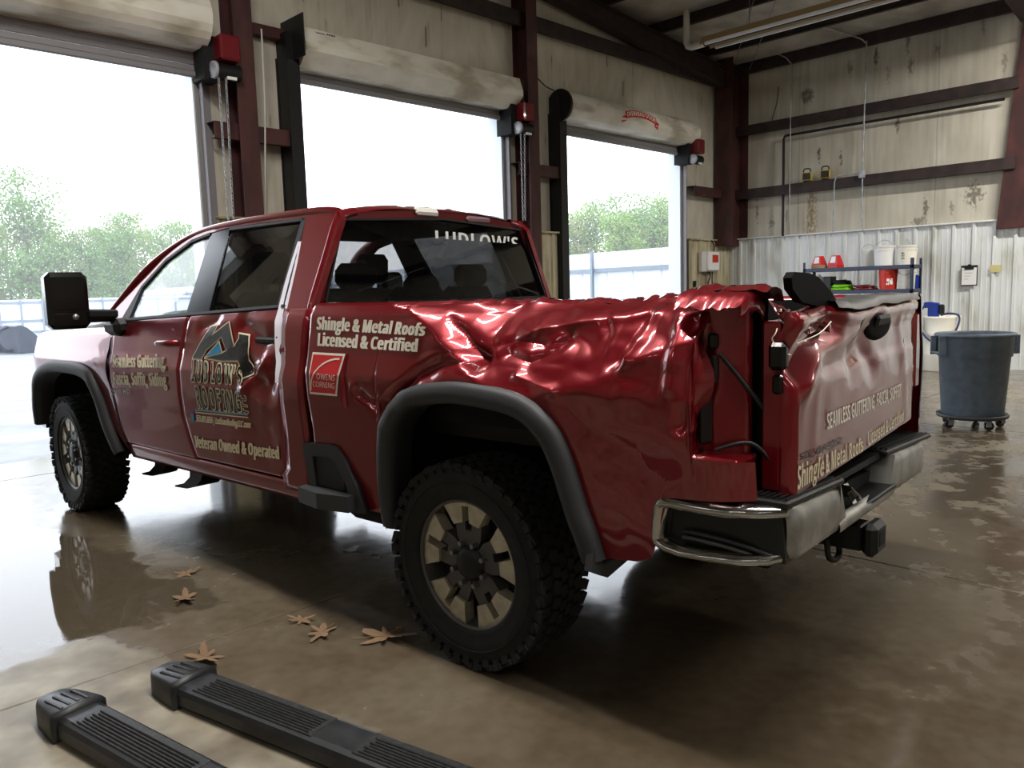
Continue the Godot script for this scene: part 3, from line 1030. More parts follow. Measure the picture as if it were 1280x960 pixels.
# skin of one side between two edge lines; s=-1 driver side, +1 far side
func skin(parent: Node, called: String, s: float, zf: Callable, zr: Callable, yb: Callable, yt: Callable, X: Callable, nu: int, nv: int, m: Material, lip := 0.03) -> MeshInstance3D:
	var G := []
	for j in nv + 1:
		var row := []
		for i in nu + 1:
			var u := float(i) / nu
			var y: float = lerpf(yb.call(u), yt.call(u), float(j) / nv)
			var z: float = lerpf(zf.call(y), zr.call(y), u)
			row.append(Vector3(s * X.call(z, y), y, z))
		G.append(row)
	if lip > 0.0:
		for row in G:
			row.push_front(row[0] - Vector3(s * lip, 0, 0))
			row.append(row[-1] - Vector3(s * lip, 0, 0))
		var lo := []
		var hi := []
		for p in G[0]:
			lo.append(p - Vector3(s * lip, 0, 0))
		for p in G[-1]:
			hi.append(p - Vector3(s * lip, 0, 0))
		G.push_front(lo)
		G.append(hi)
	var st := S()
	sheet(st, G, s > 0)
	return part(parent, called, st, m)

func const_c(v: float) -> Callable:
	return func(_q): return v

# flat plate on the tumblehome of the cab side, outline in (z, y)
func cab_plate(st: SurfaceTool, s: float, poly: Array, off: float, thick: float) -> void:
	var k := -0.47
	var f := func(p: Vector2, o: float) -> Vector3:
		return Vector3(s * (0.945 + (p.y - 1.44) * k + o), p.y + o * 0.42, p.x)
	var pp := pv(poly)
	if Geometry2D.is_polygon_clockwise(pp):
		pp.reverse()
	var idx := Geometry2D.triangulate_polygon(pp)
	st.set_smooth_group(-1)
	for i in range(0, idx.size(), 3):
		tri(st, f.call(pp[idx[i]], off), f.call(pp[idx[i + 1]], off), f.call(pp[idx[i + 2]], off))
		if thick > 0.0:
			tri(st, f.call(pp[idx[i]], off - thick), f.call(pp[idx[i + 2]], off - thick), f.call(pp[idx[i + 1]], off - thick))
	if thick > 0.0:
		for i in pp.size():
			var a := pp[i]
			var b := pp[(i + 1) % pp.size()]
			quad(st, f.call(a, off), f.call(a, off - thick), f.call(b, off - thick), f.call(b, off))

func arch_flare(parent: Node, s: float, arch: Array, X: Callable) -> void:
	var G := []
	var n := arch.size()
	var C := Vector2(0, 0)
	for p in arch:
		C += Vector2(p[0], p[1]) / n
	var sec := [[-0.012, -0.004], [-0.006, 0.03], [0.012, 0.042], [0.05, 0.046], [0.072, 0.035], [0.078, -0.02], [0.078, -0.10]]
	for q in sec:
		G.append([])
	var P := []
	for i in n * 3 - 2:
		var t := i / 3.0
		var i0 := mini(int(t), n - 2)
		var f := t - i0
		var a := Vector2(arch[maxi(i0 - 1, 0)][0], arch[maxi(i0 - 1, 0)][1])
		var b := Vector2(arch[i0][0], arch[i0][1])
		var c := Vector2(arch[i0 + 1][0], arch[i0 + 1][1])
		var d := Vector2(arch[mini(i0 + 2, n - 1)][0], arch[mini(i0 + 2, n - 1)][1])
		P.append(b.cubic_interpolate(c, a, d, f))
	for i in P.size():
		var d: Vector2 = (P[mini(i + 1, P.size() - 1)] - P[maxi(i - 1, 0)]).normalized()
		var inw := Vector2(d.y, -d.x)
		if inw.dot(C - P[i]) < 0:
			inw = -inw
		for q in sec.size():
			var p: Vector2 = P[i] + inw * sec[q][0]
			G[q].append(Vector3(s * (minf(X.call(P[i].x, P[i].y), 1.05) + sec[q][1]), p.y, p.x))
	var st := S()
	sheet(st, G, s > 0)
	part(parent, "fender_flare", st, M.plastic)

func wheel_well(parent: Node, s: float, arch: Array) -> void:
	var st := S()
	var G := [[], [], []]
	for p in arch:
		G[0].append(Vector3(s * 0.99, p[1] - 0.02, p[0]))
		G[1].append(Vector3(s * 0.80, p[1] - 0.01, p[0]))
		G[2].append(Vector3(s * 0.52, p[1], p[0]))
	sheet(st, G)
	var poly := []
	for p in arch:
		poly.append(p)
	st.set_smooth_group(-1)
	var pp := pv(poly)
	var idx := Geometry2D.triangulate_polygon(pp)
	for i in range(0, idx.size(), 3):
		tri(st, Vector3(s * 0.52, pp[idx[i]].y, pp[idx[i]].x), Vector3(s * 0.52, pp[idx[i + 1]].y, pp[idx[i + 1]].x), Vector3(s * 0.52, pp[idx[i + 2]].y, pp[idx[i + 2]].x))
	part(parent, "wheel_well", st, M.under)

# one wheel about its own centre, outer face towards -x
func build_wheel(truck: Node3D, at: Vector3, turn: float) -> Node3D:
	var w := Node3D.new()
	w.name = "wheel"
	truck.add_child(w, true)
	w.position = at
	w.rotation.y = turn
	var ax := Transform3D(Basis(Vector3.UP, Vector3.LEFT, Vector3.BACK), Vector3.ZERO)   # local y -> -x (outwards)
	var st := S()
	lathe(st, ax, [Vector2(0.262, -0.115), Vector2(0.275, -0.128), Vector2(0.33, -0.142), Vector2(0.385, -0.132), Vector2(0.412, -0.11), Vector2(0.418, 0.0), Vector2(0.412, 0.11), Vector2(0.392, 0.130), Vector2(0.375, 0.134), Vector2(0.345, 0.141), Vector2(0.31, 0.138), Vector2(0.285, 0.130), Vector2(0.276, 0.131), Vector2(0.266, 0.118), Vector2(0.262, 0.09)], 72)
	# tread blocks
	for k in 44:
		var a := TAU * k / 44
		for rowi in 6:
			var row: Array = [[-0.118, 0.05, 0.0], [-0.062, 0.045, 0.5], [-0.018, 0.036, 0.1], [0.024, 0.036, 0.6], [0.066, 0.045, 0.2], [0.118, 0.05, 0.7]][rowi]
			var aa: float = a + row[2] * TAU / 44
			var b := Basis(Vector3.RIGHT, aa) * Basis(Vector3.UP, 0.3 * (1 if rowi % 2 else -1))
			var rad := 0.417 if absf(row[0]) < 0.1 else 0.409
			var len := 0.042 if k % 2 else 0.034
			box(st, Transform3D(b, Vector3(-row[0], cos(aa) * rad, sin(aa) * rad)), Vector3(row[1], 0.022, len + 0.006))
		# side lugs reaching down the shoulder
		var bs := Basis(Vector3.RIGHT, a)
		var rl := 0.40 if k % 2 else 0.392
		box(st, Transform3D(bs * Basis(Vector3.FORWARD, -0.35), Vector3(-0.133, cos(a) * rl, sin(a) * rl)), Vector3(0.012, 0.05 if k % 2 else 0.032, 0.034))
	part(w, "tire", st, M.rubber)
	# raised lettering ring on the sidewall
	st = S()
	lathe(st, ax, [Vector2(0.352, 0.136), Vector2(0.350, 0.144), Vector2(0.344, 0.145), Vector2(0.342, 0.137)], 60)
	part(w, "sidewall_ring", st, M.rubber)
	st = S()
	lathe(st, ax, [Vector2(0.25, -0.10), Vector2(0.25, 0.06), Vector2(0.262, 0.105), Vector2(0.272, 0.118), Vector2(0.264, 0.122), Vector2(0.256, 0.112)], 60)
	part(w, "rim_barrel", st, M.rim_grey)
	st = S()
	lathe(st, ax, [Vector2(0.25, 0.02), Vector2(0.0, 0.02)], 40)
	part(w, "rim_back", st, M.rim_dark)
	var pol := func(r: float, deg: float) -> Vector2:
		return Vector2(cos(deg_to_rad(deg)), sin(deg_to_rad(deg))) * r
	var face := Transform3D(Basis(Vector3.BACK, Vector3.UP, Vector3.LEFT), Vector3.ZERO)
	for k in 5:
		var c := 92.0 + 72.0 * k
		st = S()
		prism(st, face, PackedVector2Array([pol.call(0.06, c - 35), pol.call(0.06, c + 35), pol.call(0.12, c + 32), pol.call(0.178, c + 24), pol.call(0.178, c + 6), pol.call(0.135, c + 7), pol.call(0.135, c - 7), pol.call(0.178, c - 6), pol.call(0.178, c - 24), pol.call(0.12, c - 32)]), 0.03, 0.090)
		part(w, "spoke", st, M.rim_grey)
		st = S()
		for s in [-1.0, 1.0]:
			prism(st, face, PackedVector2Array([pol.call(0.172, c + s * 6.0), pol.call(0.172, c + s * 24), pol.call(0.215, c + s * 26), pol.call(0.262, c + s * 28), pol.call(0.264, c + s * 14), pol.call(0.264, c + s * 4), pol.call(0.24, c + s * 4.5), pol.call(0.205, c + s * 5)]), 0.05, 0.104)
		prism(st, face, PackedVector2Array([pol.call(0.240, c - 6), pol.call(0.264, c - 6), pol.call(0.264, c + 6), pol.call(0.240, c + 6)]), 0.05, 0.104)
		part(w, "spoke_face", st, M.machined, "machined bright spoke end")
	st = S()
	lathe(st, ax, [Vector2(0.0, 0.118), Vector2(0.045, 0.117), Vector2(0.060, 0.112), Vector2(0.066, 0.10), Vector2(0.074, 0.096), Vector2(0.078, 0.085)], 32)
	part(w, "hub_cap", st, M.black)
	for k in 8:
		var a := TAU * (k + 0.5) / 8
		st = S()
		var p := Vector3(-0.088, cos(a) * 0.089, sin(a) * 0.089)
		cyl(st, p, p + Vector3(-0.03, 0, 0), 0.0125, 0.010, 8)
		part(w, "lug_nut", st, M.steel)
	return w

func build_truck() -> void:
	var T := thing("pickup_truck", "wrecked dark red crew cab pickup with crushed bed and roofing company lettering", "pickup truck", Vector3(3.025, 0, -2.399), deg_to_rad(4.12))
	cab_and_front(T)
	bed(T)
	tail(T)
	decals(T)
	underside(T)
	var tire_y := 0.424
	build_wheel(T, Vector3(-0.885, tire_y, 0), 0.0)
	build_wheel(T, Vector3(-0.885, tire_y, -4.036), deg_to_rad(-4.0))
	build_wheel(T, Vector3(0.885, tire_y, 0), PI)
	build_wheel(T, Vector3(0.885, tire_y, -4.036), PI - deg_to_rad(4.0))

func cab_and_front(T: Node3D) -> void:
	var st: SurfaceTool
	# dark inner shell behind the panel gaps: floor, firewall, back wall, sills
	st = S()
	bx(st, -0.93, 0.93, 0.52, 0.62, -3.35, -1.08)
	bx(st, -0.86, 0.86, 0.55, 1.28, -3.42, -3.3)
	bx(st, -0.945, -0.86, 0.60, 1.36, -3.3, -1.1)
	bx(st, 0.86, 0.945, 0.60, 1.36, -3.3, -1.1)
	part(T, "inner_shell", st, M.black)
	var arch_f := func(z: float) -> float: return lerp_table(FRONT_ARCH, z)
	for s in [-1.0, 1.0]:
		# front fender: crown rolls over into the hood, lower edge follows the wheel arch
		st = S()
		var G := []
		var nv := 16
		for j in nv + 5:
			G.append([])
		var nu := 44
		for i in nu + 1:
			var z := lerpf(-4.86, -3.19, float(i) / nu)
			var bottom: float = arch_f.call(z) if z > -4.66 else 0.62
			var nose := clampf((-4.45 - z) / 0.41, 0.0, 1.0)
			var top := lerpf(1.355, 1.31, clampf((-3.4 - z) / 1.4, 0.0, 1.0)) - 0.05 * nose * nose
			for j in nv + 1:
				var y := lerpf(bottom, top - 0.05, float(j) / nv)
				var x := side_x(y) + 0.012 * sin(clampf((y - 0.95) / 0.35, 0, 1) * PI)
				x -= 0.17 * nose * nose
				G[j].append(Vector3(s * x, y, z + (fender_end(y) + 3.19) * pow(float(i) / nu, 10.0)))
			var ex := side_x(top - 0.05) - 0.17 * nose * nose
			for k in range(1, 5):
				var a := PI / 2 * k / 4
				G[nv + k].append(Vector3(s * (ex - 0.10 * (1.0 - cos(a))), top - 0.05 + 0.05 * sin(a), z))
		sheet(st, G, s > 0)
		part(T, "front_fender", st, M.paint)
		arch_flare(T, s, FRONT_ARCH, func(_z, y): return side_x(y) + 0.004)
		wheel_well(T, s, FRONT_ARCH)
		# doors
		var front_x := func(_z, y): return side_x(y)
		var f_edge := func(y): return fender_end(y) + 0.008
		var b_edge := func(y): return lerp_table([[0.6, -2.17], [0.85, -2.262], [1.22, -2.242], [1.42, -2.205]], y)
		var r_edge := func(y): return lerp_table([[0.63, -1.30], [0.66, -1.25], [0.9, -1.238], [1.2, -1.232], [1.46, -1.27]], y)
		skin(T, "front_door", s, f_edge, func(y): return b_edge.call(y) - 0.005, const_c(0.60), func(u): return lerpf(1.395, 1.43, u), front_x, 24, 64, M.paint)
		var rx: Callable = func(z, y): return rear_door_x(z, y)
		if s > 0:
			rx = front_x
		skin(T, "rear_door", s, func(y): return b_edge.call(y) + 0.005, func(y): return r_edge.call(y) - 0.005, const_c(0.61), func(u): return lerpf(1.432, 1.465, u), rx, 60, 72, M.paint)
		# cab quarter behind the rear door, up into the rear pillar
		skin(T, "cab_quarter", s, func(y): return r_edge.call(y) + 0.004, func(_y): return -1.045, const_c(0.55), const_c(1.46), front_x, 5, 24, M.paint)
		skin(T, "rocker_panel", s, func(_y): return -3.10, func(_y): return -1.06, const_c(0.50), const_c(0.595), func(_z, y): return side_x(y) - 0.004, 30, 4, M.paint)
		# roof rail and pillars
		st = S()
		cab_plate(st, s, [[-3.36, 1.40], [-3.22, 1.50], [-3.06, 1.69], [-2.80, 1.83], [-2.48, 1.925], [-2.05, 1.955], [-1.60, 1.965], [-1.25, 1.965], [-1.10, 1.955], [-1.05, 1.90], [-1.045, 1.45], [-1.25, 1.45], [-1.30, 1.70], [-1.365, 1.925], [-1.75, 1.932], [-2.12, 1.932], [-2.33, 1.915], [-2.54, 1.885], [-2.79, 1.78], [-2.995, 1.615], [-3.10, 1.40]], 0.0, 0.03)
		part(T, "cab_side_frame", st, M.paint)
		st = S()
		cab_plate(st, s, [[-2.33, 1.915], [-2.125, 1.93], [-2.02, 1.445], [-2.275, 1.44]], -0.004, 0.03)
		part(T, "door_pillar", st, M.black_gloss, "glossy black pillar between the side windows")
		st = S()
		cab_plate(st, s, [[-1.395, 1.925], [-1.36, 1.925], [-1.285, 1.47], [-1.345, 1.47]], 0.002, 0.02)
		cab_plate(st, s, [[-2.125, 1.93], [-1.36, 1.925], [-1.365, 1.91], [-2.12, 1.914]], 0.002, 0.02)
		cab_plate(st, s, [[-3.10, 1.40], [-2.995, 1.615], [-2.79, 1.78], [-2.54, 1.885], [-2.33, 1.917], [-2.33, 1.900], [-2.53, 1.867], [-2.775, 1.762], [-2.97, 1.60], [-2.985, 1.42]], 0.002, 0.02)
		cab_plate(st, s, [[-3.12, 1.392], [-1.28, 1.466], [-1.28, 1.480], [-3.12, 1.408]], 0.006, 0.03)
		part(T, "window_trim", st, M.plastic)
		st = S()
		cab_plate(st, s, [[-2.985, 1.42], [-2.97, 1.60], [-2.775, 1.762], [-2.53, 1.867], [-2.33, 1.90], [-2.275, 1.44]], -0.012, 0.0)
		part(T, "front_window", st, M.glass_clear)
		st = S()
		cab_plate(st, s, [[-2.115, 1.912], [-1.395, 1.91], [-1.345, 1.475], [-2.02, 1.45]], -0.012, 0.0)
		part(T, "rear_window", st, M.glass_dark, "dark tinted rear door window")
		# door handle on the front door, empty dark socket on the crushed rear door
		st = S()
		var hx := side_x(1.27)
		tube(st, curve([Vector3(s * (hx - 0.01), 1.265, -2.52), Vector3(s * (hx + 0.035), 1.268, -2.49), Vector3(s * (hx + 0.042), 1.27, -2.42), Vector3(s * (hx + 0.035), 1.272, -2.35), Vector3(s * (hx - 0.01), 1.272, -2.32)], 16), 0.017, 10)
		part(T, "door_handle", st, M.paint)
		st = S()
		if s < 0:
			box(st, Transform3D(Basis(), Vector3(-side_x(1.30) + 0.018, 1.300, -1.40)), Vector3(0.03, 0.035, 0.20), 0.01)
			box(st, Transform3D(Basis(), Vector3(-side_x(1.30) + 0.010, 1.305, -1.285)), Vector3(0.03, 0.05, 0.03), 0.008)
			part(T, "handle_socket", st, M.black, "dark hole where the handle broke away")
		else:
			tube(st, curve([Vector3(hx - 0.01, 1.29, -1.54), Vector3(hx + 0.04, 1.292, -1.48), Vector3(hx + 0.04, 1.294, -1.36), Vector3(hx - 0.01, 1.295, -1.32)], 16), 0.017, 10)
			part(T, "door_handle", st, M.paint)
		# towing mirror on two arms
		var mr := Node3D.new()
		mr.name = "tow_mirror"
		T.add_child(mr, true)
		st = S()
		var head := Transform3D(Basis(Vector3.UP, s * 0.10), Vector3(s * 1.29, 1.535, -3.08))
		box(st, head, Vector3(0.235, 0.345, 0.13), 0.03)
		part(mr, "mirror_housing", st, M.black_gloss)
		st = S()
		box(st, head * Transform3D(Basis(), Vector3(0, 0.045, 0.066)), Vector3(0.19, 0.20, 0.008), 0.003)
		box(st, head * Transform3D(Basis(), Vector3(0, -0.115, 0.066)), Vector3(0.19, 0.075, 0.008), 0.003)
		part(mr, "mirror_glass", st, M.black_gloss)
		st = S()
		lathe(st, head * Transform3D(Basis(Vector3.RIGHT, Vector3.BACK, Vector3.DOWN), Vector3(0.03 * s * -1, -0.10, 0.068)), [Vector2(0, 0.012), Vector2(0.016, 0.008), Vector2(0.02, 0)], 14)
		part(mr, "marker_lamp", st, M.steel)
		st = S()
		bar(st, Vector3(s * 1.24, 1.455, -3.07), Vector3(s * 1.00, 1.445, -3.07), 0.075, 0.055, 0.012)
		bar(st, Vector3(s * 1.24, 1.42, -3.09), Vector3(s * 1.00, 1.42, -3.10), 0.05, 0.05, 0.012)
		part(mr, "mirror_arm", st, M.black)
		st = S()
		box(st, Transform3D(Basis(Vector3.FORWARD, s * 0.1), Vector3(s * 0.985, 1.36, -3.10)), Vector3(0.12, 0.11, 0.20), 0.035)
		part(mr, "mirror_mount", st, M.black)
	# pale strip with a white reflection put into its colour, along the rear edge of the driver-side rear door
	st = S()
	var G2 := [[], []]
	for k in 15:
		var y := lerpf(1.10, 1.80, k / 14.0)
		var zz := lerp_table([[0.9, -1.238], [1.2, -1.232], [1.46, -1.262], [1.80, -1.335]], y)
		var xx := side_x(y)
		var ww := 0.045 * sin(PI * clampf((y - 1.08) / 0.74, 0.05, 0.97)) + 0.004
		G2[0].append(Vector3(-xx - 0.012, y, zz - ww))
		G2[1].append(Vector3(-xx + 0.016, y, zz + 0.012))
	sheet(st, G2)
	part(T, "door_edge_highlight", st, M.bare, "pale strip painting a white reflection along the torn door edge")
	# roof
	st = S()
	var G := []
	for j in 23:
		var u := float(j) / 22
		var row := []
		var z := lerpf(-2.52, -1.075, u)
		for i in 25:
			var t := lerpf(-1.0, 1.0, i / 24.0)
			var crown := 1.945 + 0.06 * (1.0 - pow(absf(t), 2.6))
			crown -= 0.035 * pow(clampf((-2.2 - z) / 0.32, 0.0, 1.0), 2.0) + 0.03 * pow(clampf((z + 1.18) / 0.105, 0.0, 1.0), 2.0)
			crown -= 0.008 * maxf(0.0, nz.get_noise_2d(t * 3.0, z * 3.0)) * clampf(1.2 - absf(z + 1.1) * 2.0, 0.0, 1.0)
			row.append(Vector3(t * 0.705, crown, z))
		G.append(row)
	sheet(st, G, true)
	part(T, "roof", st, M.paint)
	for s in [-1.0, 1.0]:
		st = S()
		tube(st, curve([Vector3(s * 0.93, 1.44, -3.33), Vector3(s * 0.83, 1.69, -3.04), Vector3(s * 0.75, 1.835, -2.79), Vector3(s * 0.700, 1.925, -2.48), Vector3(s * 0.690, 1.950, -2.05), Vector3(s * 0.690, 1.955, -1.6), Vector3(s * 0.690, 1.950, -1.25), Vector3(s * 0.690, 1.935, -1.125)], 40), 0.024, 10)
		part(T, "roof_drip_edge", st, M.paint)
		st = S()
		tube(st, curve([Vector3(s * 0.60, 1.935, -1.112), Vector3(s * 0.665, 1.922, -1.108), Vector3(s * 0.712, 1.885, -1.098), Vector3(s * 0.80, 1.70, -1.085), Vector3(s * 0.905, 1.47, -1.075), Vector3(s * 0.92, 1.38, -1.075)], 24), 0.028, 10)
		part(T, "rear_pillar_edge", st, M.paint)
	# windscreen, back window with its frame
	st = S()
	st.set_smooth_group(-1)
	quad(st, Vector3(-0.80, 1.40, -3.46), Vector3(-0.70, 1.93, -2.50), Vector3(0.70, 1.93, -2.50), Vector3(0.80, 1.40, -3.46))
	part(T, "windscreen", st, M.glass_clear)
	st = S()
	# body panel under and around the back window: outer ring to inner ring
	var O := [Vector3(-0.945, 1.36, -1.05), Vector3(-0.94, 1.45, -1.05), Vector3(-0.72, 1.93, -1.085), Vector3(0, 1.985, -1.085), Vector3(0.72, 1.93, -1.085), Vector3(0.94, 1.45, -1.05), Vector3(0.945, 1.36, -1.05)]
	var I := [Vector3(-0.855, 1.475, -1.055), Vector3(-0.855, 1.49, -1.055), Vector3(-0.695, 1.895, -1.095), Vector3(0, 1.93, -1.095), Vector3(0.695, 1.895, -1.095), Vector3(0.855, 1.49, -1.055), Vector3(0.855, 1.475, -1.055)]
	st.set_smooth_group(1)
	for k in 6:
		quad(st, O[k], O[k + 1], I[k + 1], I[k])
	quad(st, I[0], I[6], O[6], O[0])
	bx(st, -0.93, 0.93, 0.62, 1.38, -1.10, -1.055)
	part(T, "cab_back_panel", st, M.paint)
	st = S()
	st.set_smooth_group(-1)
	for k in 5:
		tri(st, I[k], I[k + 1], Vector3(0, 1.7, -1.078))
	tri(st, I[5], I[6], Vector3(0, 1.7, -1.078))
	tri(st, I[6], I[0], Vector3(0, 1.7, -1.078))
	part(T, "back_window", st, M.glass_tint, "dark tinted back window of the cab")
	st = S()
	for k in 6:
		bar(st, I[k] + Vector3(0, 0, 0.004), I[k + 1] + Vector3(0, 0, 0.004), 0.035, 0.010)
	bar(st, I[6] + Vector3(0, 0, 0.004), I[0] + Vector3(0, 0, 0.004), 0.05, 0.010)
	part(T, "back_window_seal", st, M.black)
	# broken brake lamp lens and a scuff on the roof edge
	st = S()
	box(st, Transform3D(Basis(Vector3.RIGHT, -0.5), Vector3(-0.12, 1.965, -1.085)), Vector3(0.17, 0.05, 0.03), 0.012)
	part(T, "brake_lamp", st, M.white_dull)
	st = S()
	box(st, Transform3D(Basis(Vector3.RIGHT, -0.5), Vector3(0.30, 1.945, -1.090)), Vector3(0.20, 0.04, 0.03), 0.012)
	part(T, "brake_lamp", st, mat(Color(0.55, 0.42, 0.45), 0.4))
	# seats and dashboard
	for q in [[-0.40, -2.35], [0.40, -2.35], [-0.45, -1.45], [0.0, -1.42], [0.45, -1.45]]:
		st = S()
		var z0: float = q[1]
		var w := 0.46 if z0 < -2.0 else 0.42
		box(st, Transform3D(Basis(Vector3.RIGHT, 0.18), Vector3(q[0], 1.20, z0 + 0.05)), Vector3(w, 0.72, 0.14), 0.05)
		box(st, Transform3D(Basis(), Vector3(q[0], 0.86, z0 - 0.2)), Vector3(w, 0.16, 0.5), 0.05)
		part(T, "seat", st, M.seat)
		st = S()
		var hy := 1.70 if z0 < -2.0 else (1.62 if q[0] != 0.0 else 1.55)
		box(st, Transform3D(Basis(Vector3.RIGHT, 0.1), Vector3(q[0], hy, z0 + 0.14)), Vector3(0.27, 0.20 if z0 < -2.0 else 0.14, 0.10), 0.04)
		for e in [-0.06, 0.06]:
			cyl(st, Vector3(q[0] + e, hy - 0.2, z0 + 0.12), Vector3(q[0] + e, hy, z0 + 0.14), 0.007, -1, 6)
		part(T, "headrest", st, M.seat)
	st = S()
	bx(st, -0.85, 0.85, 1.10, 1.38, -3.3, -3.0, 0.05)
	part(T, "dashboard", st, M.black)
	st = S()
	var ringp := []
	for k in 25:
		var a := TAU * k / 24
		ringp.append(Vector3(-0.40 + cos(a) * 0.19, 1.32 + sin(a) * 0.17, -2.86 - sin(a) * 0.08))
	tube(st, ringp, 0.016, 8)
	part(T, "steering_wheel", st, M.black)
	# headliner keeps the cabin dark
	st = S()
	bx(st, -0.66, 0.66, 1.90, 1.915, -2.42, -1.14)
	part(T, "headliner", st, M.seat)
	# hood, grille, lamps, front bumper
	st = S()
	G = []
	for j in 17:
		var u := float(j) / 16
		var z := lerpf(-4.93, -3.44, u)
		var row := []
		for i in 21:
			var t := lerpf(-1.0, 1.0, i / 20.0)
			var y := lerpf(1.295, 1.385, u) + 0.05 * (1.0 - t * t) + 0.02 * smoothstep(0.35, 0.5, 1.0 - absf(t)) - 0.07 * pow(1.0 - minf(1.0, u * 6.0), 2.0)
			row.append(Vector3(t * lerpf(0.80, 0.885, u), y, z))
		G.append(row)
	sheet(st, G, true)
	part(T, "hood", st, M.paint)
	st = S()
	bx(st, -0.72, 0.72, 0.80, 1.22, -4.98, -4.90, 0.02)
	part(T, "grille", st, M.black)
	for y in [0.88, 0.97, 1.06, 1.15]:
		st = S()
		bx(st, -0.70, 0.70, y, y + 0.03, -5.0, -4.97, 0.008)
		part(T, "grille_bar", st, M.chrome)
	for s in [-1.0, 1.0]:
		st = S()
		box(st, Transform3D(Basis(Vector3.UP, s * 0.35), Vector3(s * 0.79, 1.06, -4.90)), Vector3(0.16, 0.26, 0.12), 0.03)
		part(T, "headlamp", st, M.glass_clear)
	st = S()
	prism(st, Transform3D(Basis(Vector3.RIGHT, Vector3.BACK, Vector3.DOWN), Vector3(0, 0.80, 0)), pv([[-0.93, -4.72], [-0.90, -4.92], [-0.72, -5.06], [0.72, -5.06], [0.90, -4.92], [0.93, -4.72]]), 0.0, 0.26)
	part(T, "front_bumper", st, M.chrome)
	# cowl between hood and windscreen
	st = S()
	bx(st, -0.82, 0.82, 1.34, 1.40, -3.52, -3.40, 0.02)
	part(T, "cowl", st, M.black)


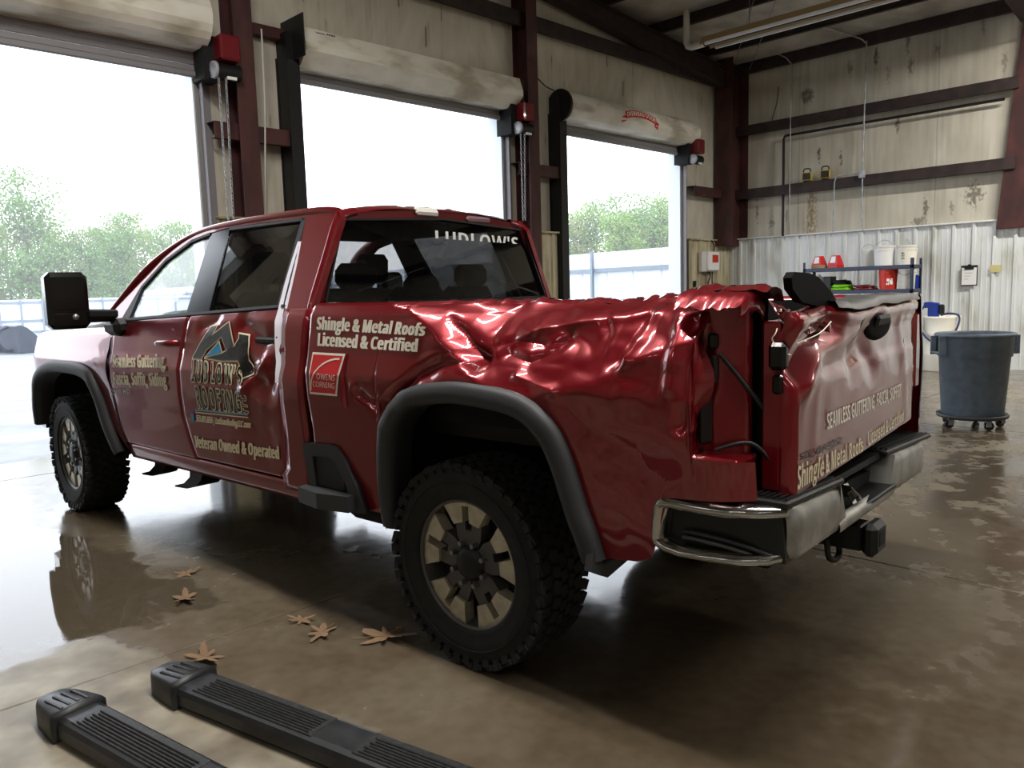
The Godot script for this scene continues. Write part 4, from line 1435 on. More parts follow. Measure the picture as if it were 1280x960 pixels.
func bed(T: Node3D) -> void:
	var st: SurfaceTool
	var arch := func(z: float) -> float: return lerp_table(REAR_ARCH, z)
	# driver-side bed skin, crushed in over the wheel
	var columns := []
	for k in 191:
		columns.append(lerpf(-0.985, 1.20, k / 190.0))
	var nv := 76
	var G := []
	for j in nv + 1:
		G.append([])
	for z in columns:
		var bottom: float = arch.call(z) if z > -0.485 and z < 0.665 else (0.545 if z < 0 else lerp_table([[0.665, 0.585], [0.80, 0.60], [0.86, 0.63], [0.92, 0.84], [1.2, 0.865]], z))
		var top := rail_y(z)
		if z > 1.0:
			top = lerpf(top, 0.985, smoothstep(1.0, 1.012, z))
		for j in nv + 1:
			var y := lerpf(bottom, top, float(j) / nv)
			var x := bed_x(z, minf(y, 1.47))
			x -= 0.05 * pow(clampf((z - 1.05) / 0.15, 0.0, 1.0), 2.0)
			G[j].append(Vector3(-x, y, z))
	var front := []
	st = S()
	for row in G:
		row.push_front(row[0] + Vector3(0.05, 0, 0.0))
	sheet(st, G)
	part(T, "bedside", st, M.paint, "crumpled red bed side pushed in above the wheel arch")
	arch_flare(T, -1.0, REAR_ARCH, func(z, y): return bed_x(z, minf(y, 1.08)))
	wheel_well(T, -1.0, REAR_ARCH)
	# rail top of the driver side: rolls inwards, buckled
	st = S()
	var R := []
	for q in 8:
		R.append([])
	for z in columns:
		if z > 1.205:
			continue
		var y := rail_y(z)
		var x := bed_x(z, 1.47)
		var wob := 0.010 * nz2.get_noise_2d(z * 5.0, 2.0) * smoothstep(-0.5, 0.2, z)
		var w := lerpf(0.10, 0.13, smoothstep(0.7, 1.1, z))
		for q in 8:
			var t := q / 7.0
			R[q].append(Vector3(-x + w * t, y + 0.014 * sin(t * PI) + wob * sin(t * 5.0) - 0.03 * smoothstep(0.85, 1.0, t), z))
	sheet(st, R)
	part(T, "bed_rail", st, M.paint)
	# dark stake slots and scuffs along the rail
	st = S()
	for k in 14:
		var z := -0.86 + 0.135 * k
		var x := bed_x(z, 1.47)
		box(st, Transform3D(Basis(Vector3.UP, 0.2 * nz.get_noise_2d(z * 9.0, 0.0)), Vector3(-x + 0.055, rail_y(z) + 0.0145, z)), Vector3(0.014, 0.006, 0.022))
	part(T, "rail_cap_clips", st, M.black)
	# rear corner pillar: rounded outer lip, pocket left by the missing tail lamp, inner post
	st = S()
	var prof := []
	for j in 27:
		var y := lerpf(0.98, 1.475, j / 26.0)
		var x0 := bed_x(1.0, y)
		var k := 0.012 * nz.get_noise_2d(y * 9.0, 4.0)
		prof.append([Vector3(-x0, y, 1.0), Vector3(-x0 + 0.012, y, 1.012 + k), Vector3(-x0 + 0.05, y, 1.00 + k), Vector3(-0.90 + 0.02 * sin(y * 16.0), y, 0.985 + k), Vector3(-0.90, y, 1.02), Vector3(-0.895, y, 1.06), Vector3(-0.875, y, 1.085), Vector3(-0.87, y, 1.115), Vector3(-0.855, y, 1.13), Vector3(-0.835, y, 1.13), Vector3(-0.83, y, 1.11), Vector3(-0.83, y, 0.98)])
	sheet(st, prof)
	part(T, "tail_lamp_pocket", st, M.paint)
	st = S()
	bx(st, -0.985, -0.83, 0.86, 0.985, 0.99, 1.15, 0.01)
	part(T, "corner_base", st, M.paint)
	st = S()
	box(st, Transform3D(Basis(Vector3.UP, -0.4), Vector3(-0.925, 1.10, 1.012)), Vector3(0.045, 0.17, 0.03), 0.008)
	box(st, Transform3D(Basis(Vector3.UP, -0.6), Vector3(-0.905, 1.34, 1.03)), Vector3(0.03, 0.05, 0.03), 0.008)
	box(st, Transform3D(Basis(Vector3.UP, -0.6), Vector3(-0.905, 1.25, 1.03)), Vector3(0.03, 0.09, 0.03), 0.008)
	part(T, "pocket_hole", st, M.black)
	# torn flap of sheet metal folded out of the corner
	st = S()
	var F := []
	for j in 9:
		var v := j / 8.0
		var row := []
		for i in 9:
			var u := i / 8.0
			row.append(Vector3(-0.985 + 0.05 * u * u - 0.012 * sin(u * PI) * sin(v * PI), 1.12 + 0.20 * v - 0.05 * u * (0.5 - v), 0.965 + 0.085 * u * (0.35 + 0.65 * sin(v * PI))))
		F.append(row)
	sheet(st, F)
	part(T, "torn_flap", st, M.paint)
	# buckled top of the rear corner
	st = S()
	F = []
	for j in 7:
		var row := []
		for i in 13:
			var u := i / 12.0
			var v := j / 6.0
			row.append(Vector3(-0.975 + 0.17 * v, 1.472 + 0.030 * sin(v * PI) * (1.0 - 0.5 * u) + 0.014 * nz2.get_noise_2d(u * 2.0, v * 1.5 + 9.0) - 0.03 * pow(absf(v - 0.5) * 2.0, 3.0), 0.93 + 0.225 * u))
		F.append(row)
	for row in F:
		row.append(row[-1] + Vector3(0, -0.05, -0.004))
	sheet(st, F)
	part(T, "crushed_corner_cap", st, M.paint)
	# hanging tail-lamp wiring
	var wires := [[Vector3(-0.90, 1.30, 1.05), Vector3(-0.86, 1.15, 1.16), Vector3(-0.80, 1.03, 1.21), Vector3(-0.75, 0.93, 1.20), Vector3(-0.79, 0.88, 1.13)],
		[Vector3(-0.80, 1.22, 1.15), Vector3(-0.77, 1.17, 1.22), Vector3(-0.74, 1.05, 1.22), Vector3(-0.78, 0.98, 1.21)],
		[Vector3(-0.93, 1.0, 1.05), Vector3(-0.87, 1.02, 1.14), Vector3(-0.84, 0.95, 1.21), Vector3(-0.79, 0.945, 1.22), Vector3(-0.73, 0.97, 1.20)],
		[Vector3(-0.80, 1.08, 1.2), Vector3(-0.74, 1.06, 1.22), Vector3(-0.68, 1.04, 1.18)]]
	for wv in wires:
		st = S()
		tube(st, curve(wv, 24), 0.008, 6)
		part(T, "lamp_wiring", st, M.black)
	st = S()
	box(st, Transform3D(Basis(Vector3.UP, 0.3), Vector3(-0.795, 1.09, 1.215)), Vector3(0.03, 0.022, 0.02), 0.004)
	part(T, "wire_connector", st, M.yellow)
	st = S()
	box(st, Transform3D(Basis(Vector3.FORWARD, 0.5), Vector3(-0.775, 1.02, 1.222)), Vector3(0.018, 0.06, 0.018), 0.004)
	part(T, "wire_connector", st, M.white_dull)
	st = S()
	box(st, Transform3D(Basis(Vector3.UP, -0.2), Vector3(-0.835, 1.19, 1.203)), Vector3(0.035, 0.06, 0.004))
	part(T, "paper_label", st, M.white_dull)
	# bed tub: black liner floor, inner walls, front wall
	st = S()
	bx(st, -0.80, 0.80, 0.90, 0.96, -0.96, 1.14)
	bx(st, -0.80, 0.80, 0.96, 1.43, -0.97, -0.92)
	bx(st, 0.80, 0.86, 0.90, 1.43, -0.96, 1.16)
	var IL := [[], []]
	for k in 16:
		var z := lerpf(-0.95, 1.15, k / 15.0)
		IL[0].append(Vector3(-0.80, 0.96, z))
		IL[1].append(Vector3(-bed_x(z, 1.47) + 0.11, rail_y(z) - 0.03, z))
	sheet(st, IL)
	bx(st, 0.52, 0.80, 0.96, 1.16, -0.42, 0.42, 0.05)
	part(T, "bed_liner", st, M.black)
	# far bed side
	var arch_s := func(z: float) -> float: return lerp_table(REAR_ARCH, z)
	st = S()
	G = []
	for j in 21:
		G.append([])
	for k in 61:
		var z := lerpf(-0.985, 1.17, k / 60.0)
		var bottom: float = arch_s.call(z) if z > -0.485 and z < 0.665 else (0.545 if z < 0 else 0.60)
		for j in 17:
			var y := lerpf(bottom, 1.43, j / 16.0)
			G[j].append(Vector3(lerp_table(BED, y), y, z))
		G[17].append(Vector3(0.955, 1.445, z))
		G[18].append(Vector3(0.92, 1.448, z))
		G[19].append(Vector3(0.86, 1.445, z))
		G[20].append(Vector3(0.855, 1.40, z))
	for row in G:
		row.append(row[-1] + Vector3(-0.06 if row[-1].x > 0.93 else 0.0, 0, 0.01))
	sheet(st, G, true)
	part(T, "bedside", st, M.paint, "straight red bed side with tail lamp")
	arch_flare(T, 1.0, REAR_ARCH, func(_z, y): return lerp_table(BED, minf(y, 1.08)))
	wheel_well(T, 1.0, REAR_ARCH)
	st = S()
	bx(st, 0.86, 0.975, 0.98, 1.38, 1.10, 1.175, 0.03)
	part(T, "tail_lamp", st, mat(Color(0.45, 0.02, 0.03), 0.1, 0.0, 1.0))
	st = S()
	bx(st, 0.80, 0.87, 0.86, 1.43, 1.05, 1.15, 0.01)
	part(T, "corner_post", st, M.paint)
	# corner step moulding in the bed side ahead of the rear wheel
	var step := Node3D.new()
	step.name = "side_step"
	T.add_child(step, true)
	st = S()
	var sp := Transform3D(Basis(Vector3.BACK, Vector3.UP, Vector3.LEFT), Vector3.ZERO)
	prism(st, sp, pv([[-1.065, 0.815], [-0.86, 0.83], [-0.80, 0.825], [-0.74, 0.77], [-0.66, 0.66], [-0.61, 0.54], [-0.69, 0.53], [-0.74, 0.66], [-0.81, 0.755], [-0.86, 0.77], [-0.985, 0.76], [-0.975, 0.615], [-1.02, 0.60]]), 0.99, 1.022)
	part(step, "step_frame", st, M.plastic)
	st = S()
	bx(st, -1.0, -0.995 + 0.01, 0.58, 0.80, -1.0, -0.74)
	bx(st, -1.012, -1.0, 0.62, 0.79, -0.985, -0.76)
	part(step, "step_recess", st, M.black)
	st = S()
	prism(st, Transform3D(Basis(Vector3.BACK, Vector3.RIGHT, Vector3.UP), Vector3.ZERO), pv([[-1.06, -0.97], [-1.04, -1.075], [-0.86, -1.10], [-0.68, -1.06], [-0.67, -0.97]]), 0.54, 0.615)
	part(step, "step_tread", st, M.plastic)
	# fuel filler flap, popped open along its rear edge
	st = S()
	var ff := []
	for j in 9:
		var row := []
		for i in 9:
			var u := i / 8.0
			var v := j / 8.0
			var z := lerpf(-0.93, -0.69, u)
			var y := lerpf(1.015, 1.235, v)
			row.append(Vector3(-bed_x(z, y) - 0.004 - 0.006 * u * u, y, z))
		ff.append(row)
	for row in ff:
		row.append(row[-1] + Vector3(0.02, 0, 0.004))
	sheet(st, ff)
	part(T, "fuel_flap", st, M.paint)


func rail_y(z: float) -> float:
	var y := lerp_table([[-1.0, 1.472], [-0.15, 1.468], [0.25, 1.462], [0.5, 1.462], [0.75, 1.474], [0.95, 1.492], [1.02, 1.502], [1.2, 1.485]], z)
	return y + 0.012 * nz.get_noise_2d(z * 6.0, 8.0) * smoothstep(-0.4, 0.2, z)
func gate_z(s: float) -> float:
	return 1.275 - (s + 0.8) / 1.6 * 0.09

func gate_point(s: float, y: float) -> Vector3:   # dented outer face of the tailgate
	var p := Vector2(s, y)
	var z := gate_z(s)
	# stamped shape: top band stands proud, belt recessed
	z += 0.012 * smoothstep(1.36, 1.385, y) - 0.010 * smoothstep(1.20, 1.24, y) * smoothstep(1.36, 1.32, y)
	# dents
	z -= fold(p, [Vector2(-0.84, 1.26), Vector2(-0.70, 1.33), Vector2(-0.45, 1.385)], 0.10, 0.05)
	z += fold(p, [Vector2(-0.78, 1.20), Vector2(-0.62, 1.29), Vector2(-0.2, 1.33)], 0.07, 0.022)
	z -= fold(p, [Vector2(-0.25, 1.22), Vector2(-0.10, 1.28), Vector2(0.05, 1.19)], 0.10, 0.02)
	z += fold(p, [Vector2(-0.66, 1.24), Vector2(-0.68, 1.0), Vector2(-0.6, 0.9)], 0.09, 0.006)
	z += fold(p, [Vector2(0.50, 1.34), Vector2(0.62, 1.1), Vector2(0.66, 0.9)], 0.08, 0.007)
	z += (0.008 * nz.get_noise_3d(s * 1.6, y * 2.5, 12.0) + 0.004 * nz2.get_noise_2d(s * 1.6 + 2.0, y * 2.5)) * (0.35 + 0.65 * smoothstep(1.05, 1.25, y))
	return Vector3(s, y + 0.015 * nz.get_noise_2d(s * 2.0, 5.0) * smoothstep(1.3, 1.4, y), z)

func tail(T: Node3D) -> void:
	var st: SurfaceTool
	var g := Node3D.new()
	g.name = "tailgate"
	g.set_meta("label", "dented red tailgate hanging ajar with cream lettering")
	T.add_child(g, true)
	# outer skin folded round into the top and the hinge-side edge
	st = S()
	var G := []
	var nu := 70
	for j in 41:
		var row := []
		var y := lerpf(0.868, 1.405, j / 40.0)
		for i in nu + 1:
			var s := lerpf(-0.858, 0.80, float(i) / nu)
			row.append(gate_point(s, y))
		row.push_front(row[0] + Vector3(0.004, 0, -0.055))
		row.append(row[-1] + Vector3(-0.002, 0, -0.04))
		G.append(row)
	var top := []
	var top2 := []
	for p in G[-1]:
		top.append(p + Vector3(0, 0.022, -0.018))
		top2.append(p + Vector3(0, 0.024, -0.07))
	G.append(top)
	G.append(top2)
	sheet(st, G, true)
	part(g, "outer_skin", st, M.paint)
	# inner shell and edge faces
	st = S()
	var xf := Transform3D(Basis(Vector3.UP, atan2(0.09, 1.6)), Vector3(-0.03, 1.135, (gate_z(-0.8) + gate_z(0.74)) / 2 - 0.080))
	box(st, xf, Vector3(1.655, 0.53, 0.062), 0.008)
	part(g, "inner_shell", st, M.paint)
	st = S()
	box(st, Transform3D(Basis(), Vector3(-0.868, 1.295, 1.225)), Vector3(0.04, 0.085, 0.055), 0.012)
	box(st, Transform3D(Basis(), Vector3(-0.872, 1.21, 1.225)), Vector3(0.02, 0.06, 0.03), 0.006)
	part(g, "latch", st, M.black_gloss)
	st = S()
	lathe(st, Transform3D(Basis(Vector3.RIGHT * 2.6, Vector3.BACK, Vector3.DOWN), gate_point(0.12, 1.345) + Vector3(0, 0, -0.004)), [Vector2(0, 0.014), Vector2(0.05, 0.014), Vector2(0.062, 0.010), Vector2(0.068, 0.0)], 24)
	part(g, "handle_bezel", st, M.cap)
	st = S()
	box(st, Transform3D(Basis(Vector3.RIGHT, 0.3), gate_point(0.12, 1.355) + Vector3(0, 0, 0.014)), Vector3(0.15, 0.045, 0.022), 0.01)
	part(g, "handle", st, M.black)
	# grey cap strip along the top, still on at the far side
	st = S()
	var C := [[], [], []]
	for k in 21:
		var s := lerpf(-0.42, 0.80, k / 20.0)
		var p := gate_point(s, 1.405)
		C[0].append(p + Vector3(0, 0.016, 0.010))
		C[1].append(p + Vector3(0, 0.044 + 0.005 * sin(s * 5.0), -0.004))
		C[2].append(p + Vector3(0, 0.050, -0.12))
	sheet(st, C, true)
	part(g, "top_cap", st, M.rim_grey)
	# black cap end kicked up in the air
	st = S()
	var poly := pv([[-0.655, 1.452], [-0.735, 1.495], [-0.745, 1.53], [-0.72, 1.548], [-0.60, 1.545], [-0.51, 1.53], [-0.38, 1.475], [-0.27, 1.405], [-0.33, 1.398], [-0.45, 1.425]])
	prism(st, Transform3D(Basis(), Vector3(0, 0, 1.2)), poly, -0.014, 0.014)
	part(g, "broken_cap_end", st, M.cap)
	# crumpled corner of inner metal under the broken cap
	st = S()
	var F := []
	for j in 9:
		var row := []
		for i in 13:
			var u := i / 12.0
			var v := j / 8.0
			row.append(Vector3(-0.84 + 0.36 * u, 1.36 + 0.085 * v * (1.0 - 0.6 * u) + 0.03 * nz2.get_noise_2d(u * 3.0 + 1.0, v * 3.0), gate_z(-0.84 + 0.36 * u) - 0.015 - 0.075 * v + 0.03 * nz.get_noise_2d(u * 5.0, v * 5.0)))
		F.append(row)
	sheet(st, F, true)
	part(g, "torn_corner", st, M.paint)
	for q in [[Vector3(-0.79, 1.435, 1.20), Vector3(-0.862, 1.37, 1.215), Vector3(-0.868, 1.345, 1.205), Vector3(-0.866, 1.31, 1.235), Vector3(-0.862, 1.30, 1.26)], [Vector3(-0.86, 1.335, 1.278), Vector3(-0.70, 1.355, 1.285), Vector3(-0.55, 1.385, 1.27)]]:
		st = S()
		tube(st, curve(q, 20), 0.002, 6)
		part(g, "torn_seam", st, M.cream)
	# lettering on the tailgate
	var on_gate := func(p: Vector2) -> Vector3:
		return gate_point(p.x, p.y) + Vector3(0, 0, 0.004)
	var V := func(a: Array) -> Array:
		return a.map(func(q): return Vector2(q[0], q[1]))
	for d in [["SEAMLESS GUTTERING, FASCIA, SOFFIT", [[-0.563, 1.082], [0.534, 1.062], [0.525, 1.007], [-0.555, 1.026]], M.cream], ["Shingle & Metal Roofs", [[-0.850, 0.960], [-0.097, 0.925], [-0.092, 0.872], [-0.848, 0.886]], M.gold], ["Licensed & Certified", [[-0.016, 0.935], [0.610, 0.934], [0.602, 0.885], [-0.010, 0.877]], M.gold], ["SILVERADO", [[-0.813, 0.992], [-0.368, 0.974], [-0.367, 0.950], [-0.812, 0.970]], M.rim_grey]]:
		st = S()
		letters(st, d[0], V.call(d[1]), on_gate)
		part(g, "lettering", st, d[2])

	# ---- rear bumper, knocked up at the driver side ----
	var b := Node3D.new()
	b.name = "rear_bumper"
	T.add_child(b, true)
	var bt := func(s: float) -> float: return lerpf(0.852, 0.756, (s + 0.95) / 1.9)
	var bb := func(s: float) -> float: return lerpf(0.665, 0.578, (s + 0.95) / 1.9)
	var bz := func(s: float) -> float: return 1.305 - (s + 0.9) * 0.046
	# chrome face in three runs: corner, middle under the plate well, far corner
	var face := func(s0: float, s1: float, y0: Callable, y1: Callable, n: int) -> SurfaceTool:
		var q := S()
		var rows := []
		for j in 9:
			rows.append([])
		for i in n + 1:
			var s := lerpf(s0, s1, float(i) / n)
			var lo: float = y0.call(s)
			var hi: float = y1.call(s)
			var zz: float = bz.call(s) - 0.10 * pow(clampf((absf(s) - 0.86) / 0.14, 0.0, 1.0), 2.0)
			for j in 9:
				var v := j / 8.0
				var roll := 0.022 * pow(absf(v * 2.0 - 1.0), 4.0)
				rows[j].append(Vector3(s, lerpf(lo, hi, v), zz - roll))
			rows[0][-1] += Vector3(0, 0, -0.03)
			rows[8][-1] += Vector3(0, 0, -0.01)
		sheet(q, rows, true)
		return q
	part(b, "bumper_face", face.call(-0.93, -0.47, bb, bt, 14), M.chrome_worn)
	part(b, "bumper_face", face.call(0.30, 1.0, bb, bt, 16), M.chrome_worn)
	part(b, "bumper_face", face.call(-0.47, 0.30, bb, func(s): return bb.call(s) + 0.055, 14), M.chrome_worn)
	# slanted ends of the plate well
	for q in [[-0.47, -0.40, 1.0], [0.30, 0.24, -1.0]]:
		st = S()
		st.set_smooth_group(-1)
		var a := Vector3(q[0], bt.call(q[0]), bz.call(q[0]))
		var c := Vector3(q[1], bb.call(q[1]) + 0.055, bz.call(q[1]))
		quad(st, a, c, Vector3(q[0], bb.call(q[0]) + 0.05, bz.call(q[0])), a)
		quad(st, a, Vector3(a.x, a.y, a.z - 0.16), Vector3(c.x, c.y, c.z - 0.16), c)
		part(b, "plate_well_side", st, M.chrome_worn)
	st = S()
	bx(st, -0.50, 0.34, 0.63, 0.80, 1.10, 1.13)
	bx(st, -0.46, 0.28, 0.655, 0.675, 1.12, 1.265, 0.005)
	bx(st, 0.02, 0.06, 0.70, 0.735, 1.13, 1.14)
	part(b, "plate_well", st, M.black)
	st = S()
	box(st, Transform3D(Basis(Vector3.FORWARD, 0.5), Vector3(-0.20, 0.735, 1.20)), Vector3(0.16, 0.006, 0.11), 0.002)
	box(st, Transform3D(Basis(Vector3.FORWARD, 0.1) * Basis(Vector3.RIGHT, -0.5), Vector3(-0.16, 0.71, 1.22)), Vector3(0.05, 0.10, 0.006), 0.002)
	part(b, "bent_plate_bracket", st, M.chrome)
	# ribbed black step pads on top
	for q in [[-0.95, -0.45], [0.26, 0.98]]:
		st = S()
		var c0 := Vector3((q[0] + q[1]) / 2, (bt.call(q[0]) + bt.call(q[1])) / 2 + 0.008, bz.call((q[0] + q[1]) / 2) - 0.10)
		var tilt := Basis(Vector3.FORWARD, 0.05)
		box(st, Transform3D(tilt, c0), Vector3(q[1] - q[0], 0.022, 0.19), 0.006)
		for k in 9:
			box(st, Transform3D(tilt, c0 + tilt * Vector3(0, 0.013, -0.08 + 0.02 * k)), Vector3((q[1] - q[0]) * 0.9, 0.008, 0.009))
		part(b, "step_pad", st, M.black)
	st = S()
	bx(st, -0.45, 0.26, 0.775, 0.80, 1.10, 1.20)
	part(b, "step_pad", st, M.black)
	# wrap-round end on the driver side: chrome loop round a dark torn-open pocket
	st = S()
	var loop := [[0.852, 0.70], [0.853, 0.76], [0.862, 0.815], [0.885, 0.842], [0.93, 0.848], [1.02, 0.846], [1.12, 0.848], [1.22, 0.856], [1.285, 0.862]]
	var low := [[0.852, 0.70], [0.862, 0.672], [0.90, 0.653], [0.96, 0.644], [1.06, 0.648], [1.16, 0.655], [1.24, 0.664], [1.285, 0.675]]
	for run in [loop, low]:
		var rows := [[], [], [], [], []]
		for i in run.size():
			var p := Vector2(run[i][0], run[i][1])
			var d := (Vector2(run[mini(i + 1, run.size() - 1)][0], run[mini(i + 1, run.size() - 1)][1]) - Vector2(run[maxi(i - 1, 0)][0], run[maxi(i - 1, 0)][1])).normalized()
			var inw := Vector2(d.y, -d.x) if run == loop else Vector2(-d.y, d.x)
			var w := 0.05 if run == loop else 0.042
			var xo := -1.0 + 0.075 * pow(clampf((p.x - 1.12) / 0.17, 0.0, 1.0), 2.0)
			for k in 5:
				var t := k / 4.0
				var o := p + inw * w * t
				rows[k].append(Vector3(xo + (0.035 if k == 0 else 0.0) + (0.0 if k < 4 else 0.05) - 0.012 * sin(t * PI), o.y, o.x))
		sheet(st, rows, run == loop)
	part(b, "bumper_corner_loop", st, M.chrome)
	st = S()
	st.set_smooth_group(-1)
	prism(st, Transform3D(Basis(Vector3.BACK, Vector3.UP, Vector3.LEFT), Vector3.ZERO), pv([[0.862, 0.69], [0.862, 0.80], [0.89, 0.835], [1.27, 0.85], [1.285, 0.68], [0.95, 0.66], [0.88, 0.665]]), 0.90, 0.945)
	part(b, "bumper_corner_pocket", st, M.black)
	for q in [[0.715, 0.0], [0.695, 0.012]]:
		st = S()
		tube(st, curve([Vector3(-0.955, q[0] + 0.01, 0.95), Vector3(-0.965, q[0] + 0.014, 1.02), Vector3(-0.96, q[0] + 0.004, 1.14), Vector3(-0.945, q[0] - 0.02, 1.25)], 18), 0.007, 6)
		part(b, "torn_trim", st, M.plastic if q[1] == 0.0 else M.rim_grey)
	# bar behind the bumper
	st = S()
	box(st, Transform3D(Basis(Vector3.FORWARD, 0.05), Vector3(0, 0.69, 1.14)), Vector3(1.7, 0.08, 0.05))
	part(b, "bumper_bar", st, M.under)
	# receiver hitch
	var h := Node3D.new()
	h.name = "tow_hitch"
	T.add_child(h, true)
	st = S()
	bx(st, -0.55, 0.5, 0.50, 0.56, 1.0, 1.07, 0.01)
	bx(st, -0.09, 0.02, 0.475, 0.575, 0.95, 1.24, 0.006)
	part(h, "receiver_tube", st, M.black)
	st = S()
	bx(st, -0.105, 0.035, 0.46, 0.59, 1.24, 1.30, 0.02)
	part(h, "receiver_collar", st, M.black)
	st = S()
	bx(st, -0.065, -0.005, 0.50, 0.555, 1.285, 1.302)
	part(h, "receiver_mouth", st, M.under)
	st = S()
	tube(st, curve([Vector3(-0.15, 0.52, 1.13), Vector3(-0.15, 0.45, 1.14), Vector3(-0.10, 0.43, 1.15), Vector3(-0.06, 0.45, 1.15), Vector3(-0.06, 0.5, 1.14)], 16), 0.012, 8)
	part(h, "chain_loop", st, M.black)


func decals(T: Node3D) -> void:
	var st: SurfaceTool
	var side := func(p: Vector2) -> Vector3: return Vector3(-side_x(p.y) - 0.007, p.y, p.x)
	var rear := func(p: Vector2) -> Vector3: return Vector3(-rear_door_x(p.x, p.y) - 0.006, p.y, p.x)
	var rear2 := func(p: Vector2) -> Vector3: return Vector3(-rear_door_x(p.x, p.y) - 0.008, p.y, p.x)
	var rear3 := func(p: Vector2) -> Vector3: return Vector3(-rear_door_x(p.x, p.y) - 0.010, p.y, p.x)
	var bedp := func(p: Vector2) -> Vector3: return Vector3(-bed_x(p.x, p.y) - 0.004, p.y, p.x)
	var V := func(a: Array) -> Array:
		return a.map(func(q): return Vector2(q[0], q[1]))
	for d in [["Seamless Guttering,", [[-3.145, 1.181], [-2.435, 1.202], [-2.40, 1.127], [-3.125, 1.098]], side, M.gold],
			["Fascia, Soffit, Siding", [[-3.135, 1.070], [-2.41, 1.09], [-2.40, 1.015], [-3.14, 0.985]], side, M.gold],
			["2500 HD", [[-3.21, 0.955], [-2.92, 0.970], [-2.93, 0.933], [-3.215, 0.915]], side, M.white],
			["Veteran Owned & Operated", [[-2.15, 0.742], [-1.29, 0.770], [-1.295, 0.705], [-2.165, 0.672]], rear, M.gold],
			["573.431.6655 | LudlowsRoofingLLC.com", [[-2.10, 0.868], [-1.53, 0.878], [-1.545, 0.843], [-2.115, 0.830]], rear, M.gold],
			["Shingle & Metal Roofs", [[-0.923, 1.422], [-0.177, 1.394], [-0.191, 1.344], [-0.923, 1.363]], bedp, M.cream],
			["Licensed & Certified", [[-0.908, 1.348], [-0.223, 1.330], [-0.230, 1.279], [-0.905, 1.289]], bedp, M.cream]]:
		st = S()
		var g: float = 0.0035 if d[3] != M.white else 0.0
		for o in [Vector2(-g, 0), Vector2(g, 0)]:
			letters(st, d[0], V.call(d[1]), d[2], true, -9.0, o)
		part(T, "door_lettering", st, d[3])
	# company name: dark letters with a pale outline
	for d in [["LUDLOW'S", [[-2.105, 1.182], [-1.575, 1.165], [-1.565, 1.072], [-2.10, 1.062]]], ["ROOFING", [[-2.065, 1.035], [-1.60, 1.030], [-1.60, 0.925], [-2.065, 0.912]]], ["LLC", [[-1.535, 0.925], [-1.535, 1.015], [-1.585, 1.015], [-1.585, 0.925]]]]:
		st = S()
		var g := 0.007 if d[0] != "LLC" else 0.004
		for k in 8:
			var a := TAU * k / 8
			letters(st, d[0], V.call(d[1]), rear, true, -9.0, Vector2(cos(a) * g, sin(a) * g), 7)
		part(T, "name_outline", st, M.gold)
		st = S()
		letters(st, d[0], V.call(d[1]), rear2, true, -9.0, Vector2.ZERO, 7)
		part(T, "name_lettering", st, M.decal_black)
	# roof-and-boot emblem
	var shape := func(pts: Array, put: Callable, m: Material, called: String) -> void:
		var q := S()
		var pp := pv(pts)
		var idx := Geometry2D.triangulate_polygon(pp)
		q.set_smooth_group(-1)
		for i in range(0, idx.size(), 3):
			var A := pp[idx[i]]
			var B := pp[idx[i + 1]]
			var C := pp[idx[i + 2]]
			var n := 4   # subdivide so that the film follows the door
			for r in n:
				for c in n - r:
					var f := func(i_: int, j_: int) -> Vector3: return put.call(A + (B - A) * (float(i_) / n) + (C - A) * (float(j_) / n))
					tri(q, f.call(c, r), f.call(c + 1, r), f.call(c, r + 1))
					if c < n - r - 1:
						tri(q, f.call(c + 1, r), f.call(c + 1, r + 1), f.call(c, r + 1))
		part(T, called, q, m)
	var grow := func(pts: Array, d: float) -> Array:
		var out := []
		var polys := Geometry2D.offset_polygon(pv(pts), d, Geometry2D.JOIN_MITER)
		for p in polys[0]:
			out.append([p.x, p.y])
		return out
	# emblem outline points come from the door as seen square-on: z across, y up
	var E := func(px: Array) -> Array:   # px in a 960x960 sketch of the emblem, mapped on to the door
		return px.map(func(q): return [lerpf(-2.11, -1.475, (q[0] - 95.0) / 485.0), 1.395 - (q[1] - 75.0) / 425.0 * 0.285])
	var house: Array = E.call([[100, 378], [222, 112], [272, 108], [243, 190], [372, 78], [432, 262], [378, 300], [328, 188], [212, 300], [172, 378]])
	var swoosh: Array = E.call([[205, 368], [335, 330], [440, 262], [462, 205], [455, 168], [520, 180], [535, 250], [540, 372], [575, 425], [575, 465], [515, 500], [495, 420], [470, 372], [350, 382]])
	var tri_blue: Array = E.call([[215, 358], [312, 235], [342, 318]])
	for q in [[house, M.decal_grey], [swoosh, M.decal_black]]:
		shape.call(grow.call(q[0], 0.0075), rear, M.gold, "emblem_outline")
		shape.call(q[0], rear2, q[1], "emblem")
	shape.call(grow.call(tri_blue, 0.006), rear2, M.gold, "emblem_outline")
	shape.call(tri_blue, rear3, M.decal_blue, "emblem")
	shape.call([[-2.105, 0.903], [-1.545, 0.920], [-1.545, 0.910], [-2.105, 0.892]], rear, M.decal_teal, "emblem_line")
	shape.call([[-2.105, 0.886], [-1.545, 0.903], [-1.545, 0.897], [-2.105, 0.880]], rear, M.gold, "emblem_line")
	shape.call([[-2.165, 0.872], [-2.135, 0.873], [-2.135, 0.825], [-2.165, 0.824]], rear, M.decal_blue, "emblem_line")
	# red square supplier badge with white border, arc and two-line name
	shape.call([[-0.928, 1.260], [-0.682, 1.259], [-0.737, 1.067], [-0.945, 1.065]], bedflap(0.0055), M.cream, "badge_border")
	shape.call([[-0.918, 1.250], [-0.696, 1.249], [-0.746, 1.077], [-0.934, 1.075]], bedflap(0.0075), M.decal_red, "badge")
	var arc := []
